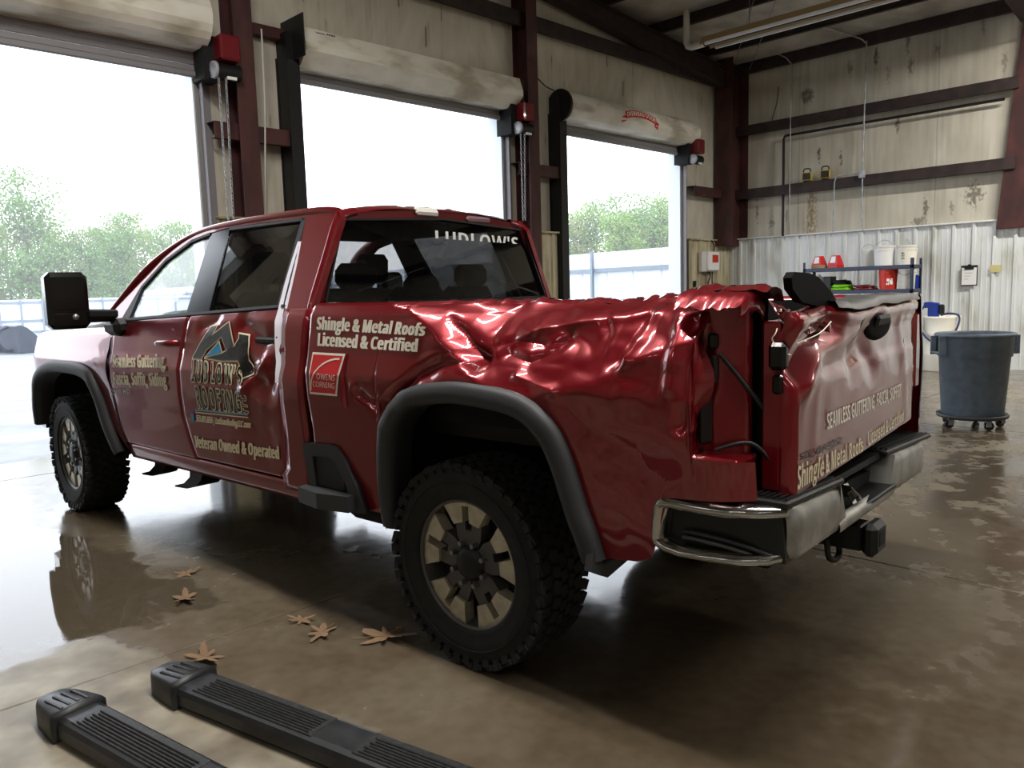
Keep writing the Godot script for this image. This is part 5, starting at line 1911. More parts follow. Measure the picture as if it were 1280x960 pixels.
	for k in 11:
		var a := PI / 2 * k / 10
		arc.append([-0.715 - 0.215 * sin(a), 1.085 + 0.155 * cos(a)])
	for k in 11:
		var a := PI / 2 * (10 - k) / 10
		arc.append([-0.715 - 0.208 * sin(a), 1.085 + 0.147 * cos(a)])
	shape.call(arc, bedflap(0.009), M.cream, "badge_arc")
	for d in [["OWENS", [[-0.872, 1.166], [-0.732, 1.163], [-0.736, 1.138], [-0.874, 1.139]]], ["CORNING", [[-0.905, 1.128], [-0.740, 1.127], [-0.746, 1.102], [-0.910, 1.102]]]]:
		st = S()
		letters(st, d[0], V.call(d[1]), bedflap(0.0095), false)
		part(T, "badge_lettering", st, M.cream)
	# upper halves of peeling letters on the back window
	st = S()
	var onglass := func(p: Vector2) -> Vector3: return Vector3(p.x, p.y, -1.083)
	letters(st, "LUDLOW'S", V.call([[-0.06, 1.865], [0.655, 1.85], [0.655, 1.77], [-0.06, 1.782]]), onglass, true, 0.48)
	part(T, "window_lettering", st, M.white)


func bedflap(lift: float) -> Callable:
	return func(p: Vector2) -> Vector3:
		return Vector3(-bed_x(p.x, p.y) - lift - 0.007, p.y, p.x)


func underside(T: Node3D) -> void:
	var st := S()
	for s in [-0.42, 0.42]:
		bx(st, s - 0.04, s + 0.04, 0.50, 0.66, -4.8, 1.1, 0.01)
	for z in [-3.2, -2.2, -1.2, -0.7, 0.7]:
		bx(st, -0.42, 0.42, 0.54, 0.62, z - 0.05, z + 0.05)
	bx(st, -0.35, 0.25, 0.42, 0.72, -3.6, -2.3, 0.06)
	bx(st, -0.88, -0.45, 0.42, 0.66, -1.0, -0.55, 0.06)
	part(T, "chassis", st, M.under)
	for z in [0.0, -4.036]:
		st = S()
		cyl(st, Vector3(-0.8, 0.424, z), Vector3(0.8, 0.424, z), 0.055, -1, 14)
		lathe(st, Transform3D(Basis(Vector3.RIGHT, PI / 2), Vector3(0.05, 0.424, z)), [Vector2(0, -0.17), Vector2(0.10, -0.15), Vector2(0.17, -0.05), Vector2(0.17, 0.05), Vector2(0.10, 0.16), Vector2(0, 0.19)], 18)
		part(T, "axle", st, M.under)
	st = S()
	cyl(st, Vector3(0.05, 0.45, -3.0), Vector3(0.05, 0.43, -0.1), 0.05, -1, 12)
	part(T, "drive_shaft", st, M.under)
	st = S()
	tube(st, curve([Vector3(0.45, 0.45, -3.0), Vector3(0.5, 0.42, -1.5), Vector3(0.55, 0.46, -0.5), Vector3(0.55, 0.55, 0.1), Vector3(0.62, 0.48, 0.9)], 24), 0.045, 10)
	part(T, "exhaust", st, M.under)
	for s in [-1.0, 1.0]:
		st = S()
		for k in 3:
			tube(st, curve([Vector3(s * 0.55, 0.58, -0.75), Vector3(s * 0.55, 0.40 + 0.015 * k, 0.0), Vector3(s * 0.55, 0.60, 0.75)], 16), 0.02, 6)
		cyl(st, Vector3(s * 0.5, 0.40, 0.12), Vector3(s * 0.5, 0.85, 0.2), 0.035, -1, 10)
		part(T, "leaf_spring", st, M.under)
		# mud flap behind the rear wheel
		st = S()
		prism(st, Transform3D(Basis(Vector3.RIGHT, Vector3.UP, Vector3.BACK), Vector3(0, 0, 0.62)), pv([[s * 0.80, 0.62], [s * 1.03, 0.62], [s * 1.05, 0.55], [s * 0.95, 0.50], [s * 0.80, 0.53]]), 0.0, 0.03)
		part(T, "mud_flap", st, M.plastic)
	# torn-off step brackets hooking down behind the front wheel
	for q in [[-3.28, 0.0], [-2.70, 0.04]]:
		st = S()
		var z: float = q[0]
		prism(st, Transform3D(Basis(Vector3.BACK, Vector3.UP, Vector3.LEFT), Vector3.ZERO), pv([[z - 0.02, 0.55], [z + 0.14, 0.55], [z + 0.14, 0.44], [z + 0.10, 0.37], [z + 0.02, 0.315], [z - 0.10, 0.285], [z - 0.26, 0.275], [z - 0.27, 0.285], [z - 0.14, 0.315], [z - 0.05, 0.37]]), 0.60, 0.72 + q[1])
		part(T, "torn_step_bracket", st, M.black)


# ---------- things in the hall ----------
func build_wall_things() -> void:
	# two yellow flood lamps standing on the side wall girt
	for k in 2:
		var z := -6.81 if k == 0 else -6.46
		var t := thing("work_lamp", ["unlit yellow work lamp on the wall girt, beside the thin conduit", "unlit yellow work lamp on the wall girt, further from the thin conduit"][k], "work lamp", Vector3(14.80, 3.413, z), -PI / 2 + 0.3, "yellow work lamps on the girt")
		var st := S()
		bx(st, -0.085, 0.085, 0.02, 0.17, -0.06, 0.05, 0.015)
		part(t, "lamp_body", st, M.yellow)
		st = S()
		bx(st, -0.07, 0.07, 0.035, 0.155, 0.05, 0.056)
		part(t, "lens", st, M.plastic)
		st = S()
		for q in 4:
			bx(st, -0.065 + 0.038 * q, -0.059 + 0.038 * q, 0.035, 0.155, 0.056, 0.064)
		part(t, "lens_guard", st, M.black)
		st = S()
		tube(st, curve([Vector3(-0.06, 0.17, 0), Vector3(-0.05, 0.235, 0), Vector3(0.05, 0.235, 0), Vector3(0.06, 0.17, 0)], 12), 0.012, 8)
		bx(st, -0.06, 0.06, 0.0, 0.02, -0.05, 0.04)
		part(t, "handle", st, M.black)
	var st := S()
	# conduits on the side wall
	st = S()
	tube(st, curve([Vector3(13.5, 5.93, -6.35), Vector3(14.6, 5.82, -5.95), Vector3(14.77, 5.70, -5.78), Vector3(14.80, 5.5, -5.76), Vector3(14.80, 3.5, -5.78), Vector3(14.80, 2.43, -5.76)], 40), 0.014, 8)
	single("conduit", st, M.galv, "grey steel conduit dropping down the stained wall past a junction box", "conduit", "conduits on the side wall")
	st = S()
	tube(st, curve([Vector3(13.6, 5.92, -7.7), Vector3(14.6, 5.82, -7.35), Vector3(14.77, 5.68, -7.18), Vector3(14.80, 5.4, -7.15), Vector3(14.80, 3.6, -7.15), Vector3(14.80, 2.45, -7.14)], 40), 0.010, 8)
	single("conduit", st, M.galv, "thin grey conduit dropping down the wall near the corner column", "conduit", "conduits on the side wall")
	st = S()
	tube(st, curve([Vector3(14.79, 3.45, -5.82), Vector3(14.79, 3.45, -6.15), Vector3(14.79, 3.40, -6.26), Vector3(14.80, 3.2, -6.29), Vector3(14.80, 2.44, -6.30)], 30), 0.013, 8)
	single("conduit", st, M.galv, "short grey conduit bending down from the junction box on the girt", "conduit", "conduits on the side wall")
	st = S()
	bx(st, 14.74, 14.80, 3.36, 3.50, -5.83, -5.73, 0.008)
	single("junction_box", st, M.galv, "grey junction box on the lower wall girt", "junction box")
	# black pipe across the wall and down
	st = S()
	tube(st, [Vector3(14.86, 2.44, -7.31), Vector3(14.86, 4.28, -7.31), Vector3(14.86, 4.33, -7.29), Vector3(14.86, 4.34, -7.24), Vector3(14.86, 4.34, -3.6)], 0.024, 10)
	single("gas_pipe", st, M.black, "black steel pipe running along the wall and down at an elbow", "pipe")
	st = S()
	tube(st, curve([Vector3(14.98, 5.30, -7.48), Vector3(14.97, 5.0, -7.52), Vector3(14.97, 4.75, -7.60), Vector3(14.98, 4.66, -7.62)], 20), 0.007, 6)
	single("loose_wire", st, M.black, "thin dark wire hanging high on the stained wall", "wire")
	# radiant tube heater under the roof
	var h := thing("tube_heater", "long radiant tube heater with tan top hanging under the roof", "heater", Vector3(12.0, 5.45, 0))
	st = S()
	prism(st, Transform3D(), pv([[-0.17, 0.0], [-0.10, 0.13], [0.10, 0.13], [0.17, 0.0], [0.155, 0.0], [0.09, 0.115], [-0.09, 0.115], [-0.155, 0.0]]), -7.3, -1.0)
	part(h, "reflector", st, M.tan)
	st = S()
	cyl(st, Vector3(0, 0.05, -7.45), Vector3(0, 0.05, -1.0), 0.05, -1, 14)
	part(h, "burner_tube", st, M.plastic)
	st = S()
	bx(st, -0.185, -0.15, -0.03, 0.02, -7.2, -1.0, 0.006)
	bx(st, 0.15, 0.185, -0.03, 0.02, -7.2, -1.0, 0.006)
	part(h, "edge_rail", st, M.white)
	st = S()
	tube(st, [Vector3(0, 0.05, -7.3), Vector3(0, 0.05, -7.55), Vector3(0, 0.08, -7.62), Vector3(0, 0.14, -7.65), Vector3(0, 0.66, -7.65)], 0.055, 12)
	part(h, "flue_pipe", st, M.white_dull)
	for z in [-6.5, -4.0, -2.0]:
		st = S()
		cyl(st, Vector3(0, 0.13, z), Vector3(0, 0.65, z), 0.005, -1, 6)
		part(h, "hanger_chain", st, M.steel)
	# vertical cord beside the first column, cable over the last door
	st = S()
	tube(st, curve([Vector3(4.56, 4.47, ZW + 0.22), Vector3(4.55, 4.2, ZW + 0.23), Vector3(4.53, 3.5, ZW + 0.23), Vector3(4.52, 2.4, ZW + 0.1)], 20), 0.010, 6)
	single("power_cord", st, M.white_dull, "pale cord hanging down the wall between the first two doors", "cord")
	st = S()
	tube(st, curve([Vector3(9.0, 4.70, ZW + 0.06), Vector3(9.15, 4.73, ZW + 0.08), Vector3(9.32, 4.62, ZW + 0.12), Vector3(9.42, 4.56, ZW + 0.2)], 20), 0.009, 6)
	single("power_cord", st, M.black, "dark cable curling into the black hood end cap", "cord")
	# shelf angle over the track of the middle door
	st = S()
	bx(st, 4.45, 4.9, 4.44, 4.56, ZW, ZW + 0.12, 0.004)
	single("steel_ledge", st, M.primer, "short brown steel ledge beside the black hood bracket", "steel angle")
	# electrical box by the corner
	var b := thing("electrical_box", "white electrical box with an orange warning label near the corner", "electrical box", Vector3(13.98, 1.99, ZW + 0.085))
	st = S()
	bx(st, -0.28, 0.28, -0.20, 0.20, 0.0, 0.08, 0.01)
	part(b, "back_box", st, M.white_dull)
	st = S()
	bx(st, -0.12, 0.27, -0.18, 0.19, 0.08, 0.14, 0.012)
	part(b, "cover", st, M.white)
	st = S()
	bx(st, 0.0, 0.22, -0.02, 0.13, 0.14, 0.143)
	part(b, "warning_label", st, M.orange)
	st = S()
	tube(st, curve([Vector3(0.0, -0.2, 0.05), Vector3(0.05, -0.3, 0.06), Vector3(-0.02, -0.42, 0.05), Vector3(0.08, -0.55, 0.05)], 16), 0.012, 6)
	part(b, "cable", st, M.black)
	st = S()
	tube(st, curve([Vector3(0.16, -0.2, 0.05), Vector3(0.10, -0.32, 0.07), Vector3(0.15, -0.5, 0.05)], 16), 0.012, 6)
	part(b, "cable", st, M.black)
	st = S()
	tube(st, curve([Vector3(0.2, 0.2, 0.05), Vector3(0.2, 0.32, 0.06), Vector3(0.14, 0.42, 0.03)], 16), 0.012, 6)
	part(b, "cable", st, M.black)
	st = S()
	bx(st, 13.50, 13.58, 1.50, 1.62, ZW + 0.085, ZW + 0.11, 0.004)
	single("wall_outlet", st, M.black, "small black outlet on the cream liner beside the last door", "outlet")
	st = S()
	bx(st, 13.35, 14.5, 0.95, 1.42, ZW + 0.1, ZW + 0.55, 0.02)
	single("tool_cabinet", st, M.plastic, "dark low cabinet under the electrical box", "cabinet")
	# clipboard on the side wall
	var c := thing("clipboard", "clipboard with white papers hung on the ribbed white wall", "clipboard", Vector3(14.895, 1.56, -4.02), -PI / 2)
	st = S()
	bx(st, -0.125, 0.125, -0.17, 0.17, 0.0, 0.006)
	part(c, "backing_board", st, M.black)
	st = S()
	bx(st, -0.112, 0.112, -0.155, 0.13, 0.006, 0.012)
	part(c, "papers", st, M.white)
	st = S()
	bx(st, -0.07, 0.07, 0.10, 0.155, 0.012, 0.024, 0.004)
	cyl(st, Vector3(-0.02, 0.17, 0.01), Vector3(0.02, 0.17, 0.01), 0.018, -1, 12)
	part(c, "clip", st, M.black)
	st = S()
	for k in 3:
		bx(st, -0.07, 0.05 - 0.03 * k, 0.04 - 0.05 * k, 0.045 - 0.05 * k, 0.012, 0.0126)
	part(c, "print", st, M.rim_grey)
	st = S()
	bx(st, 14.905, 14.91, 1.60, 1.72, -3.72, -3.56)
	single("faded_sticker", st, mat(Color(0.78, 0.75, 0.52), 0.7), "faded yellow sticker on the white ribbed wall", "sticker")


func bucket(called: String, label: String, at: Vector3, r: float, h: float, m: Material, lid: Material, group: String) -> Node3D:
	var t := thing(called, label, "bucket", at, rng.randf() * 0.6 - 1.9, group)
	var st := S()
	lathe(st, Transform3D(), [Vector2(0, 0.004), Vector2(r * 0.88, 0.0), Vector2(r * 0.90, 0.01), Vector2(r * 0.985, h * 0.80), Vector2(r * 1.03, h * 0.80), Vector2(r * 1.035, h * 0.86), Vector2(r, h * 0.86), Vector2(r, h), Vector2(r * 0.96, h), Vector2(r * 0.85, 0.03), Vector2(0, 0.03)], 32, false)
	part(t, "body", st, m)
	if lid:
		st = S()
		lathe(st, Transform3D(Basis(), Vector3(0, h, 0)), [Vector2(r * 1.04, -0.03), Vector2(r * 1.05, 0.0), Vector2(r * 1.04, 0.012), Vector2(r * 0.95, 0.014), Vector2(r * 0.93, 0.004), Vector2(0, 0.004)], 32)
		part(t, "lid", st, lid)
	st = S()
	tube(st, curve([Vector3(-r * 1.03, h * 0.84, 0), Vector3(-r * 0.8, h * 0.86, r * 0.75), Vector3(0, h * 0.72, r * 1.08), Vector3(r * 0.8, h * 0.86, r * 0.75), Vector3(r * 1.03, h * 0.84, 0)], 20) if lid == null else curve([Vector3(-r * 1.03, h * 0.9, 0), Vector3(-r * 0.7, h * 1.22, 0), Vector3(0, h * 1.34, 0), Vector3(r * 0.7, h * 1.22, 0), Vector3(r * 1.03, h * 0.9, 0)], 20), 0.004, 6)
	part(t, "handle", st, M.steel)
	return t


func coil(called: String, label: String, at: Vector3, m: Material, turns: int, r: float) -> void:
	var st := S()
	var pts := []
	for k in turns * 20 + 1:
		var a := TAU * k / 20.0
		var rr := r * (0.86 + 0.14 * sin(k * 0.13))
		pts.append(Vector3(cos(a) * rr, 0.016 + 0.022 * (k / 20.0), sin(a) * rr))
	tube(st, pts, 0.015, 7)
	var o := single(called, st, m, label, "hose")
	o.position = at


func build_shelf_corner() -> void:
	var X0 := 14.02
	var X1 := 14.46
	var Z0 := -6.50
	var Z1 := -4.62
	var s := thing("storage_shelf", "blue-grey steel shelving unit against the ribbed white wall", "shelf", Vector3(X0, 0, Z0))
	for x in [0.0, X1 - X0]:
		for z in [0.0, Z1 - Z0]:
			var st := S()
			var sx := 1.0 if x == 0.0 else -1.0
			var sz := 1.0 if z == 0.0 else -1.0
			bx(st, x, x + sx * 0.004, 0, 1.88, z, z + sz * 0.045)
			bx(st, x, x + sx * 0.045, 0, 1.88, z, z + sz * 0.004)
			for k in 30:
				bx(st, x - sx * 0.001, x, 0.08 + 0.06 * k, 0.11 + 0.06 * k, z + sz * 0.015, z + sz * 0.026)
			part(s, "post", st, M.shelf)
	for y in [0.22, 0.80, 1.36, 1.76]:
		var st := S()
		bx(st, 0.006, X1 - X0 - 0.006, y - 0.012, y, 0.01, Z1 - Z0 - 0.01)
		bx(st, 0.0, 0.02, y - 0.055, y + 0.01, 0.0, Z1 - Z0, 0.004)
		bx(st, X1 - X0 - 0.02, X1 - X0, y - 0.055, y + 0.01, 0.0, Z1 - Z0, 0.004)
		bx(st, 0.0, X1 - X0, y - 0.055, y + 0.01, 0.0, 0.02, 0.004)
		bx(st, 0.0, X1 - X0, y - 0.055, y + 0.01, Z1 - Z0 - 0.02, Z1 - Z0, 0.004)
		part(s, "shelf_board", st, M.shelf)
	# red funnel-topped cans
	for k in 2:
		var t := thing("fluid_container", ["red container with white label and dark base on the top shelf", "red container with white label and red base on the top shelf"][k], "container", Vector3(14.22, 1.76, -6.29 + 0.30 * k), -1.9, "red containers on the top shelf")
		var st := S()
		bx(st, -0.115, 0.115, 0.0, 0.07, -0.09, 0.09, 0.012)
		part(t, "base", st, M.tan if k == 0 else M.decal_red)
		st = S()
		var lo := 0.105
		var hi := 0.06
		st.set_smooth_group(-1)
		var A := [Vector3(-lo, 0.07, -lo * 0.8), Vector3(lo, 0.07, -lo * 0.8), Vector3(lo, 0.07, lo * 0.8), Vector3(-lo, 0.07, lo * 0.8)]
		var B := [Vector3(-hi, 0.23, -hi * 0.7), Vector3(hi, 0.23, -hi * 0.7), Vector3(hi, 0.23, hi * 0.7), Vector3(-hi, 0.23, hi * 0.7)]
		for q in 4:
			quad(st, A[q], B[q], B[(q + 1) % 4], A[(q + 1) % 4])
		quad(st, B[3], B[2], B[1], B[0])
		part(t, "body", st, M.decal_red)
		st = S()
		st.set_smooth_group(-1)
		quad(st, Vector3(-0.06, 0.10, 0.0795), Vector3(-0.045, 0.21, 0.0515), Vector3(0.045, 0.21, 0.0515), Vector3(0.06, 0.10, 0.0795))
		part(t, "label", st, M.white)
	bucket("bucket", "white lidded bucket on the top shelf, next to the one with dark lettering", Vector3(14.20, 1.76, -5.15), 0.165, 0.33, M.white, M.white_dull, "white buckets on the top shelf")
	var wb := bucket("bucket", "white lidded bucket with dark vertical lettering on the top shelf", Vector3(14.25, 1.76, -4.80), 0.155, 0.32, M.cream, M.white_dull, "white buckets on the top shelf")
	wb.rotation.y = 0.0
	var st := S()
	var on := func(p: Vector2) -> Vector3:
		var a := PI + p.x / 0.157
		return Vector3(cos(a) * 0.1575, p.y, sin(a) * 0.1575)
	letters(st, "STP", [Vector2(0.035, 0.10), Vector2(0.035, 0.22), Vector2(-0.015, 0.22), Vector2(-0.015, 0.10)], on)
	part(wb, "lettering", st, M.black)
	bucket("bucket", "white bucket behind the lidded pair on the top shelf", Vector3(14.32, 1.76, -5.46), 0.125, 0.29, M.white_dull, M.white_dull, "white buckets on the top shelf")
	var ob := bucket("bucket", "orange-red bucket with a white emblem on the second shelf", Vector3(14.19, 1.36, -5.07), 0.15, 0.345, M.orange, null, "buckets on the second shelf")
	ob.rotation.y = 0.0
	st = S()
	var on2 := func(p: Vector2) -> Vector3:
		var a := PI - 0.5 + p.x / 0.15
		return Vector3(cos(a) * 0.1475, p.y, sin(a) * 0.1475)
	for q in [[-0.05, 0.09, 0.0, 0.16], [-0.05, 0.17, -0.02, 0.19], [0.01, 0.14, 0.05, 0.19], [0.01, 0.08, 0.025, 0.13], [0.032, 0.08, 0.055, 0.115], [-0.01, 0.12, 0.005, 0.18]]:
		st.set_smooth_group(-1)
		quad(st, on2.call(Vector2(q[0], q[1])), on2.call(Vector2(q[0], q[3])), on2.call(Vector2(q[2], q[3])), on2.call(Vector2(q[2], q[1])))
	part(ob, "emblem", st, M.white)
	bucket("bucket", "white bucket with a pale label on the second shelf, beside the orange one", Vector3(14.19, 1.36, -4.77), 0.135, 0.33, M.white_dull, null, "buckets on the second shelf")
	coil("hose", "coiled lime green hose on the second shelf", Vector3(14.24, 1.36, -5.86), M.lime, 4, 0.19)
	coil("hose", "dark coiled strap lying on the green hose", Vector3(14.24, 1.46, -5.86), M.black, 3, 0.15)
	coil("hose", "coiled red hose on the second shelf", Vector3(14.24, 1.36, -5.46), M.red_box, 3, 0.20)
	st = S()
	lathe(st, Transform3D(Basis(), Vector3(14.22, 1.36, -6.30)), [Vector2(0, 0), Vector2(0.10, 0.0), Vector2(0.10, 0.22), Vector2(0.08, 0.25), Vector2(0.04, 0.27), Vector2(0.04, 0.30), Vector2(0, 0.30)], 24, false)
	single("jug", st, M.white, "white jug on the second shelf behind the broken black cap", "jug")
	st = S()
	bx(st, 14.12, 14.36, 1.36, 1.62, -6.17, -6.03, 0.01)
	single("plastic_case", st, M.plastic, "dark plastic case between the jug and green hose", "case")
	st = S()
	bx(st, 14.34, 14.43, 1.36, 1.60, -4.69, -4.60, 0.02)
	var bl := single("blue_box", st, M.blue, "blue box at the shelf end beside the corner post", "box")
	bl.position = Vector3(0, 0, -0.05)
	# white drum with pump
	var d := thing("drum", "white plastic drum beside the shelving unit", "drum", Vector3(14.38, 0, -4.27))
	st = S()
	lathe(st, Transform3D(), [Vector2(0, 0.0), Vector2(0.27, 0.0), Vector2(0.285, 0.015), Vector2(0.287, 0.26), Vector2(0.293, 0.275), Vector2(0.287, 0.29), Vector2(0.287, 0.60), Vector2(0.293, 0.615), Vector2(0.287, 0.63), Vector2(0.285, 0.86), Vector2(0.292, 0.88), Vector2(0.292, 0.905), Vector2(0.27, 0.905), Vector2(0.26, 0.88), Vector2(0, 0.88)], 40)
	part(d, "body", st, M.cream)
	st = S()
	cyl(st, Vector3(0.1, 0.88, 0.08), Vector3(0.1, 0.90, 0.08), 0.04, -1, 16)
	part(d, "bung", st, M.white)
	var p := thing("transfer_pump", "blue transfer pump with dark blue hose on the white drum", "pump", Vector3(14.30, 0.88, -4.36))
	st = S()
	bx(st, -0.06, 0.06, 0.0, 0.25, -0.09, 0.07, 0.02)
	bx(st, -0.05, 0.05, 0.16, 0.26, -0.16, 0.0, 0.02)
	part(p, "pump_body", st, M.blue)
	st = S()
	bx(st, -0.045, 0.045, 0.05, 0.22, 0.075, 0.15, 0.02)
	part(p, "motor", st, M.black)
	st = S()
	tube(st, curve([Vector3(-0.05, 0.2, -0.14), Vector3(-0.12, 0.05, -0.19), Vector3(-0.20, -0.18, -0.14), Vector3(-0.26, -0.36, 0.02), Vector3(-0.27, -0.40, 0.18), Vector3(-0.25, -0.30, 0.34), Vector3(-0.18, -0.10, 0.42), Vector3(-0.05, 0.04, 0.38), Vector3(0.0, 0.07, 0.22), Vector3(0.0, 0.04, 0.1)], 60), 0.016, 8)
	part(p, "hose", st, M.hose_blue)


func build_trash_can() -> void:
	var at := Vector3(9.02, 0, -2.36)
	var dl := thing("trash_can_dolly", "dark round caster dolly under the grey trash can", "dolly", at, 0.5)
	var st := S()
	lathe(st, Transform3D(Basis(), Vector3(0, 0.095, 0)), [Vector2(0, 0), Vector2(0.30, 0.0), Vector2(0.325, 0.01), Vector2(0.33, 0.04), Vector2(0.315, 0.045), Vector2(0.30, 0.03), Vector2(0, 0.03)], 40)
	part(dl, "platform", st, M.plastic)
	for k in 5:
		var a := TAU * k / 5 + 0.35
		var p := Vector3(cos(a) * 0.27, 0, sin(a) * 0.27)
		var c := Node3D.new()
		c.name = "caster"
		dl.add_child(c, true)
		c.position = p
		c.rotation.y = a * 2.3
		st = S()
		cyl(st, Vector3(-0.016, 0.042, 0.02), Vector3(0.016, 0.042, 0.02), 0.042, -1, 18)
		part(c, "caster_wheel", st, M.black)
		st = S()
		bx(st, -0.026, -0.018, 0.035, 0.095, -0.02, 0.03)
		bx(st, 0.018, 0.026, 0.035, 0.095, -0.02, 0.03)
		bx(st, -0.026, 0.026, 0.086, 0.098, -0.03, 0.03)
		part(c, "caster_fork", st, M.steel)
	var t := thing("trash_can", "large round grey plastic trash can with side handles", "trash can", at + Vector3(0, 0.126, 0), 0.75)
	st = S()
	lathe(st, Transform3D(), [Vector2(0, 0.0), Vector2(0.27, 0.0), Vector2(0.285, 0.012), Vector2(0.322, 0.60), Vector2(0.338, 0.605), Vector2(0.347, 0.80), Vector2(0.362, 0.805), Vector2(0.37, 0.815), Vector2(0.368, 0.83), Vector2(0.355, 0.838), Vector2(0.335, 0.83), Vector2(0.328, 0.80), Vector2(0.27, 0.03), Vector2(0, 0.03)], 56)
	part(t, "body", st, M.grey_bin)
	for s in [-1.0, 1.0]:
		st = S()
		var b := Basis(Vector3.UP, 0.0 if s > 0 else PI)
		for e in [-0.085, 0.085]:
			box(st, Transform3D(b, b * Vector3(e, 0.715, 0.36)), Vector3(0.014, 0.19, 0.085), 0.004)
		box(st, Transform3D(b, b * Vector3(0, 0.645, 0.385)), Vector3(0.17, 0.016, 0.03), 0.005)
		part(t, "handle", st, M.grey_bin)
		st = S()
		box(st, Transform3D(b, b * Vector3(0, 0.725, 0.338)), Vector3(0.155, 0.13, 0.02))
		part(t, "handle_recess", st, M.black)


func running_board(label: String, a: Vector3, b: Vector3, w: float) -> void:
	# long step lying on the floor from its rounded end a towards b
	var d := (b - a).normalized()
	var t := thing("running_board", label, "running board", a, atan2(-d.x, -d.z) + PI, "black running boards lying on the floor")
	# local z runs along the board
	var L := a.distance_to(b)
	var H := 0.085
	var st := S()
	# beam with rounded long edges
	var sec := [[-w / 2 + 0.015, 0.0], [-w / 2, 0.02], [-w / 2, H - 0.025], [-w / 2 + 0.008, H - 0.008], [-w / 2 + 0.026, H], [w / 2 - 0.026, H], [w / 2 - 0.008, H - 0.008], [w / 2, H - 0.025], [w / 2, 0.02], [w / 2 - 0.015, 0.0]]
	var G := []
	for q in sec:
		G.append([Vector3(q[0], q[1], 0.20), Vector3(q[0], q[1], L / 2), Vector3(q[0], q[1], L)])
	G.append(G[0])
	sheet(st, G, true, -1)
	part(t, "beam", st, M.board)
	# moulded end cap, taller, tapering to a rounded nose
	st = S()
	G = []
	for q in [[-1.0, 0.006], [-1.0, 0.5], [-0.98, 0.86], [-0.86, 1.0], [0.0, 1.03], [0.86, 1.0], [0.98, 0.86], [1.0, 0.5], [1.0, 0.006]]:
		var row := []
		for k in 9:
			var u := k / 8.0
			var z := 0.215 * u
			var hw := (w / 2 + 0.014) * (0.50 + 0.50 * pow(u, 0.55))
			var hh := (H + 0.014) * (0.86 + 0.14 * sin(u * PI / 2))
			row.append(Vector3(q[0] * hw, q[1] * hh, z))
		row.push_front(Vector3(q[0] * (w / 2) * 0.44, 0.006 + q[1] * (H * 0.74), -0.012))
		row.append(Vector3(q[0] * (w / 2 - 0.02), q[1] * (H - 0.01), 0.218))
		G.append(row)
	sheet(st, G)
	st.set_smooth_group(-1)
	for k in G.size() - 2:
		tri(st, G[0][0], G[k + 2][0], G[k + 1][0])
	part(t, "end_cap", st, M.board)
	for k in 4:
		st = S()
		box(st, Transform3D(Basis(Vector3.RIGHT, -0.035), Vector3(-0.045 + 0.03 * k, H + 0.013, 0.118 + 0.006 * absf(k - 1.5))), Vector3(0.014, 0.008, 0.12), 0.003)
		part(t, "cap_ridge", st, M.board_pad)
	# grooved tread pads
	for z0 in [0.28, 1.08]:
		if z0 + 0.5 > L:
			continue
		st = S()
		bx(st, -w / 2 + 0.02, w / 2 - 0.02, H - 0.004, H + 0.003, z0, z0 + 0.62, 0.003)
		part(t, "tread_pad", st, M.board_pad)
		for k in 7:
			st = S()
			bx(st, -w / 2 + 0.028 + (w - 0.07) * k / 7.0, -w / 2 + 0.028 + (w - 0.07) * (k + 0.55) / 7.0, H + 0.002, H + 0.009, z0 + 0.02 + 0.012 * (k % 2), z0 + 0.60, 0.003)
			part(t, "tread_rib", st, M.board_pad)


func build_running_boards() -> void:
	running_board("black running board on the dry slab, with pale scuffed tread", Vector3(0.725, 0.0, -3.20), Vector3(1.06, 0.0, -1.35), 0.165)
	running_board("black running board next to the brown wet floor, partly bare beam", Vector3(1.095, 0.0, -3.11), Vector3(1.52, 0.0, -1.2), 0.165)


func build_leaves() -> void:
	var spots := [[1.70, -4.31, 0.09, 0.3], [1.53, -3.94, 0.10, 1.2], [1.79, -3.25, 0.08, 2.0], [1.78, -3.05, 0.10, 0.7], [1.95, -2.79, 0.14, 2.6], [1.31, -3.21, 0.11, 1.6]]
	var names := ["curled brown leaf near the wet patch behind the front wheel", "crumpled brown leaf on wet floor, between two smaller ones", "thin brown leaf fragment beside the floor joint", "narrow tan leaf on the wet floor near the joint", "large tan oak leaf beside the rear wheel", "tan leaf touching the running board end cap"]
	for i in spots.size():
		var q: Array = spots[i]
		var st := S()
		st.set_smooth_group(-1)
		var n := 40
		var r: float = q[2]
		var rim := []
		for k in n:
			var a := TAU * k / n
			var rad := r * (0.66 + 0.30 * sin(7.0 * a + i)) * (0.42 + 0.58 * absf(cos(a))) * (0.92 + 0.16 * rng.randf())
			rim.append(Vector3(cos(a) * rad, 0.004 + 0.05 * r * rng.randf() + 0.34 * r * (0.5 + 0.5 * sin(2.0 * a + i * 1.3)) * rad / r, sin(a) * rad))
		var c := Vector3(0, 0.012, 0)
		for k in n:
			tri(st, c, rim[k], rim[(k + 1) % n])
		tube(st, [c, Vector3(r * 0.5, 0.012, r * 0.1), Vector3(r * 1.05, 0.008, r * 0.25)], 0.0018, 5)
		var o := single("dry_leaf", st, M.leaf, names[i], "leaf", "dry leaves on the floor")
		o.position = Vector3(q[0], 0.0, q[1])
		o.rotation.y = q[3]


